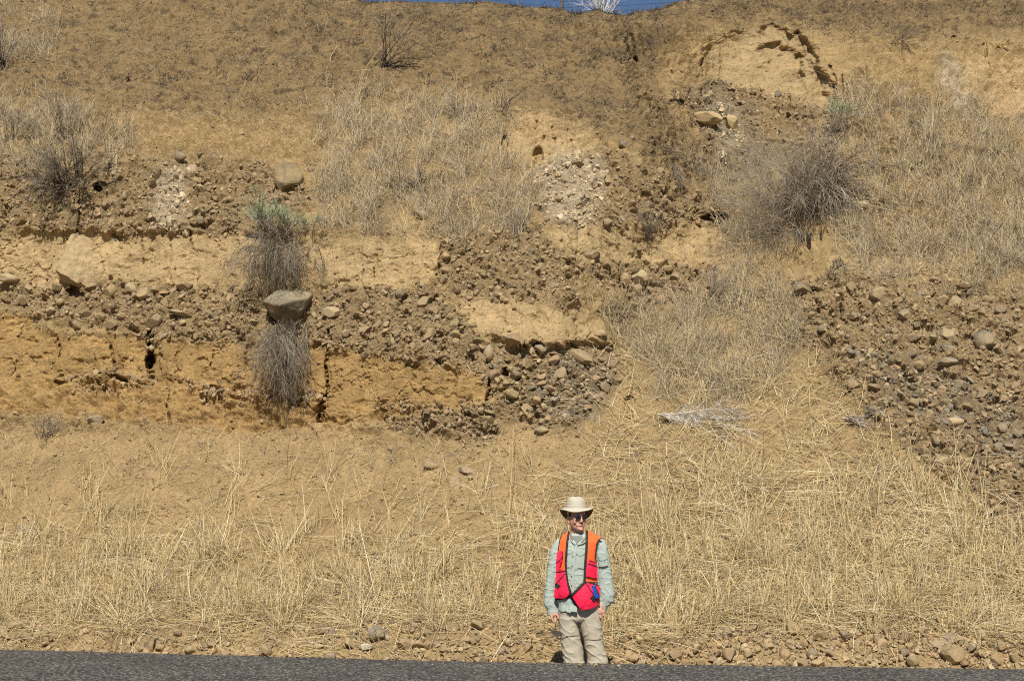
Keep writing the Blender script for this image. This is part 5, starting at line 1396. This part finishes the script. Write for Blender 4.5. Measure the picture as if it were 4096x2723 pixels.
def pants_w(v):
    x_, z_ = v[:, 0], v[:, 2]
    hgt = sstep(.75, .1, z_)
    rg = np.clip(1 - np.abs(perlin(x_ / .15 - z_ / .20, z_ / .085 + x_ / .12, 347)) * 1.5, 0, 1) ** 5
    return (.010 * rg + .004 * fbm(x_ / .11 + z_ / .25, z_ / .075 - x_ / .14, 3, 341) + .007 * np.abs(perlin(x_ / .16 - z_ / .3 + 3, z_ / .09 + x_ / .2, 345)) - .004) * (.5 + .8 * hgt)
wrinkle(trousers, pants_w)
pd_l = lambda cx, cy: -.094 * np.sqrt(np.clip(1 - ((cx - np.interp(cy, [1150, 1260, 1442, 1560], [380, 395, 420, 424])) / 76) ** 2, .04, 1)) - .002
pd_r = lambda cx, cy: -.094 * np.sqrt(np.clip(1 - ((cx - np.interp(cy, [1150, 1260, 1442, 1560], [528, 550, 586, 600])) / 76) ** 2, .04, 1)) - .002
for nm, pts, fd in (('knee_seam', [(330, 1258), (370, 1250), (410, 1246), (450, 1240)], pd_l), ('knee_seam', [(492, 1262), (530, 1268), (570, 1268), (606, 1264)], pd_r)):
    patch(nm, strip(pts, 4), .0025, M_PANTS, trousers, fdepth=fd, step=1.25)
patch('fly', strip([(441, 1070), (439, 1110), (440, 1150)], 7), .010, M_PANTS, trousers, fdepth=lambda cx, cy: np.interp(cy, [1060, 1150], [-.100, -.085]) + 0 * cx, step=1.25)
patch('belt_front', [(316, 1052), (600, 1046), (602, 1072), (316, 1078)], .010, M_PANTS, trousers, fdepth=tail_d)
for cx_ in (430, 616):
    rr = []
    for dy, hw, hh in ((.075, .038, .045), (.02, .044, .06), (-.06, .046, .040), (-.13, .044, .030), (-.175, .030, .022)):
        rr.append((rel(W3(cx_, 1745)) * np.array([1, 0, 0]) + np.array([0, dy + .015, hh + .004]), hw, hh))
    C_ = np.array([q[0] for q in rr]); vs_ = []
    aa = np.linspace(0, 2 * np.pi, 18, endpoint=False)
    for q in rr: vs_.append(q[0] + np.stack([np.cos(aa) * q[1], 0 * aa, np.sin(aa) * q[2]], -1))
    vv_ = np.concatenate(vs_ + [C_[:1], C_[-1:]])
    ff = [[i * 18 + k, i * 18 + (k + 1) % 18, (i + 1) * 18 + (k + 1) % 18, (i + 1) * 18 + k] for i in range(4) for k in range(18)]
    f3_ = [[90, (k + 1) % 18, k] for k in range(18)] + [[91, 72 + k, 72 + (k + 1) % 18] for k in range(18)]
    shaft = tube_rings([(rel(W3(cx_, 1745)) * np.array([1, 0, 0]) + np.array([0, .04, z_]), .047, .052) for z_ in (.02, .08, .16)], 18)
    fuse('boot', [(vv_, ff, f3_), shaft], .006, 3, M_BOOT, person)

# hair, sunglasses, hat
hair_v = [hball((0, .030, .125), (.076, .072, .060)), hball((-.067, -.022, .134), (.009, .020, .022)), hball((.067, -.022, .134), (.009, .020, .022)), hball((0, .05, .085), (.062, .05, .045))]
fuse('hair', hair_v, .005, 2, M_HAIR, person)
gl = None
def lens(sx):
    bm = bmesh.new()
    aa = np.linspace(0, 2 * np.pi, 28, endpoint=False)
    ca = np.sign(np.cos(aa)) * np.abs(np.cos(aa)) ** .7; sa = np.sign(np.sin(aa)) * np.abs(np.sin(aa)) ** .7
    x_ = sx + ca * .0255; z_ = .1145 + sa * .0175 - .003 * np.abs(ca)
    P = np.stack([x_, -.113 + 2.6 * x_ ** 2, z_], -1)
    vs = [bm.verts.new(p) for p in hd(P)]; c = bm.verts.new(hd(np.array([[sx, -.117 + 2.6 * sx ** 2, .1145]]))[0])
    for k in range(28): bm.faces.new([vs[k], vs[(k + 1) % 28], c])
    me = bpy.data.meshes.new('lens'); bm.to_mesh(me); bm.free(); return me
glasses = link('sunglasses', lens(-.031), M_DARK, person); glasses.modifiers.new('t', 'SOLIDIFY').thickness = .003
o = link('lens', lens(.031), M_DARK, glasses); o.modifiers.new('t', 'SOLIDIFY').thickness = .003
Pf = [hd(np.array([[-.06, -.098, .124], [-.072, -.06, .126], [-.076, .0, .118]])), hd(np.array([[.06, -.098, .124], [.072, -.06, .126], [.076, .0, .118]])), hd(np.array([[-.012, -.111, .120], [0, -.115, .122], [.012, -.111, .120]]))]
V, Fc, Cc = tubes(np.array(Pf), np.full((3, 3), .0022), np.zeros((3, 3)))
link('frame', new_mesh('frame', V, Fc), M_DARK, glasses)
HB = W3(436, 388, .005)
na, nrg = 96, 14
aa = np.linspace(0, 2 * np.pi, na, endpoint=False)
def brim_pts(off):
    V = []
    for k in range(nrg):
        t = k / (nrg - 1)
        s_ = np.sin(aa)                                     # +1 behind, -1 towards the camera
        rxx = .086 + t * (.1435 - .086); ryy = .098 + t * (np.where(s_ > 0, .150, .132) - .098)
        x_ = np.cos(aa) * rxx + .006 * t; y_ = s_ * ryy
        edge = np.where(s_ < 0, -.006 + (-.027) * np.abs(s_) ** 1.6 + .006 * np.cos(aa) * (1 - np.abs(s_)), -.006 - .108 * s_ ** 1.15 + .006 * np.cos(aa) * (1 - s_))
        edge = edge + .006 * np.exp(-((np.cos(aa) - .9) / .25) ** 2) * (s_ < .3) + .003 * np.sin(aa * 5 + 1)
        z_ = edge * t ** 1.35 + off
        V.append(np.stack([x_, y_, z_], -1))
    return np.concatenate(V)
bf = np.array([[k * na + i, k * na + (i + 1) % na, (k + 1) * na + (i + 1) % na, (k + 1) * na + i] for k in range(nrg - 1) for i in range(na)])
cr = [(-.004, .088, .100), (.012, .087, .099), (.030, .083, .096), (.055, .078, .090), (.075, .070, .082), (.088, .056, .068), (.096, .036, .045), (.098, .012, .018)]
cv, cf = [], []
for k, (z, a_, b_) in enumerate(cr):
    wob = 1 + .015 * np.sin(aa * 3 + k * .5) + .012 * np.sin(aa * 7 + k)
    cv.append(np.stack([np.cos(aa) * a_ * wob - .002 * k * .4, np.sin(aa) * b_ * wob, np.full_like(aa, z) + .004 * np.sin(aa * 2) * (k > 3) - .010 * np.exp(-(np.cos(aa) * a_ / .03) ** 2) * (k > 5)], -1))
cv = np.concatenate(cv + [np.array([[0, 0, .094]])])
nc = len(cr)
cf = [[k * na + i, k * na + (i + 1) % na, (k + 1) * na + (i + 1) % na, (k + 1) * na + i] for k in range(nc - 1) for i in range(na)]
hat = link('hat', new_mesh('hat', rel(HB + cv[:-1]), np.array(cf), smooth=True), M_HAT, person)
bm_ = link('hat_brim', new_mesh('hat_brim', rel(HB + brim_pts(0.0)), bf, smooth=True), M_HAT, hat)
link('brim_lining', new_mesh('brim_lining', rel(HB + brim_pts(-.004)), bf[:, ::-1], smooth=True), M_HATIN, hat)
tp = np.concatenate([cv[(nc - 1) * na:nc * na], cv[-1:]])
link('hat_top', new_mesh('hat_top', rel(HB + tp), np.array([[i, (i + 1) % na, na] for i in range(na)]), smooth=True), M_HAT, hat)
hb = [np.stack([np.cos(aa) * (a_ + .0025), np.sin(aa) * (b_ + .0025), np.full_like(aa, z)], -1) for z, a_, b_ in ((.001, .0878, .0998), (.0135, .0872, .0992), (.026, .0842, .0968))]
link('hat_band', new_mesh('hat_band', rel(HB + np.concatenate(hb)), np.array([[k * na + i, k * na + (i + 1) % na, (k + 1) * na + (i + 1) % na, (k + 1) * na + i] for k in range(2) for i in range(na)]), smooth=True), mat_plain('hat_band_canvas', (.50, .455, .34), .95, .1, 160), hat)

# trowel held in the hand
tr = empty('trowel', Vector(ROOT), 'small pointing trowel with a pale wooden handle held at the left of the person', 'trowel')
hp = [(293, 1108, 6), (293, 1114, 8.5), (293, 1124, 8), (293, 1140, 8.5), (294, 1154, 9.5), (294, 1162, 8), (294, 1166, 5)]
V, f4, f3 = tube_rings([(rel(W3(a_, b_, -.030)), c_ * CM, c_ * CM) for a_, b_, c_ in hp], 16)
bm = bmesh.new(); vs = [bm.verts.new(p) for p in V]
for q in f4 + f3: bm.faces.new([vs[i] for i in q])
me = bpy.data.meshes.new('handle'); bm.to_mesh(me); bm.free()
for p_ in me.polygons: p_.use_smooth = True
link('handle', me, M_WOOD, tr)
V, Fc, Cc = tubes(rel(W3(np.array([294, 295, 297, 290]), np.array([1163, 1190, 1214, 1228]), -.03))[None], np.full((1, 4), .0035), np.zeros((1, 3)))
link('tang', new_mesh('tang', V, Fc), M_BLADE, tr)
bl = [(260, 1215, -.06), (300, 1222, .0), (346, 1240, -.045), (312, 1257, -.10), (284, 1253, -.11), (268, 1236, -.10)]
bm = bmesh.new(); vs = [bm.verts.new(rel(W3(*p))) for p in bl]; bm.faces.new(vs)
me = bpy.data.meshes.new('blade'); bm.to_mesh(me); bm.free()
o = link('blade', me, M_BLADE, tr); o.modifiers.new('t', 'SOLIDIFY').thickness = .003
# blue handset in the vest pouch
dev = empty('handset', Vector(ROOT), 'blue rubber cased handset stuck in the pink vest pouch', 'handset')
def rbox(name, cx, cy, w_, h_, th, d, rot, mat, bev=.006):
    bm = bmesh.new(); bmesh.ops.create_cube(bm, size=1, matrix=Matrix.Diagonal((w_, th, h_, 1)))
    bmesh.ops.bevel(bm, geom=[e for e in bm.edges], offset=bev, segments=3, affect='EDGES', profile=.5)
    bmesh.ops.rotate(bm, verts=bm.verts, matrix=Matrix.Rotation(R(rot), 3, 'Y'))
    me = bpy.data.meshes.new(name); bm.to_mesh(me); bm.free()
    for p_ in me.polygons: p_.use_smooth = True
    return link(name, me, mat, dev, Vector(rel(W3(cx, cy, d))))
dd = float(vest_d(np.array(560.), np.array(955.)) - .012 - PB(np.array(560.), np.array(955.)))
rbox('case', 560, 953, 36 * CM, 90 * CM, .018, dd - .012, -23, M_BLUE)
rbox('screen_edge', 571, 945, 8 * CM, 62 * CM, .016, dd - .015, -23, M_TRIM, .002)
rbox('hole', 543, 917, 9 * CM, 9 * CM, .012, dd - .0165, -23, M_TRIM, .003)
for q_ in (tr, dev):
    pass
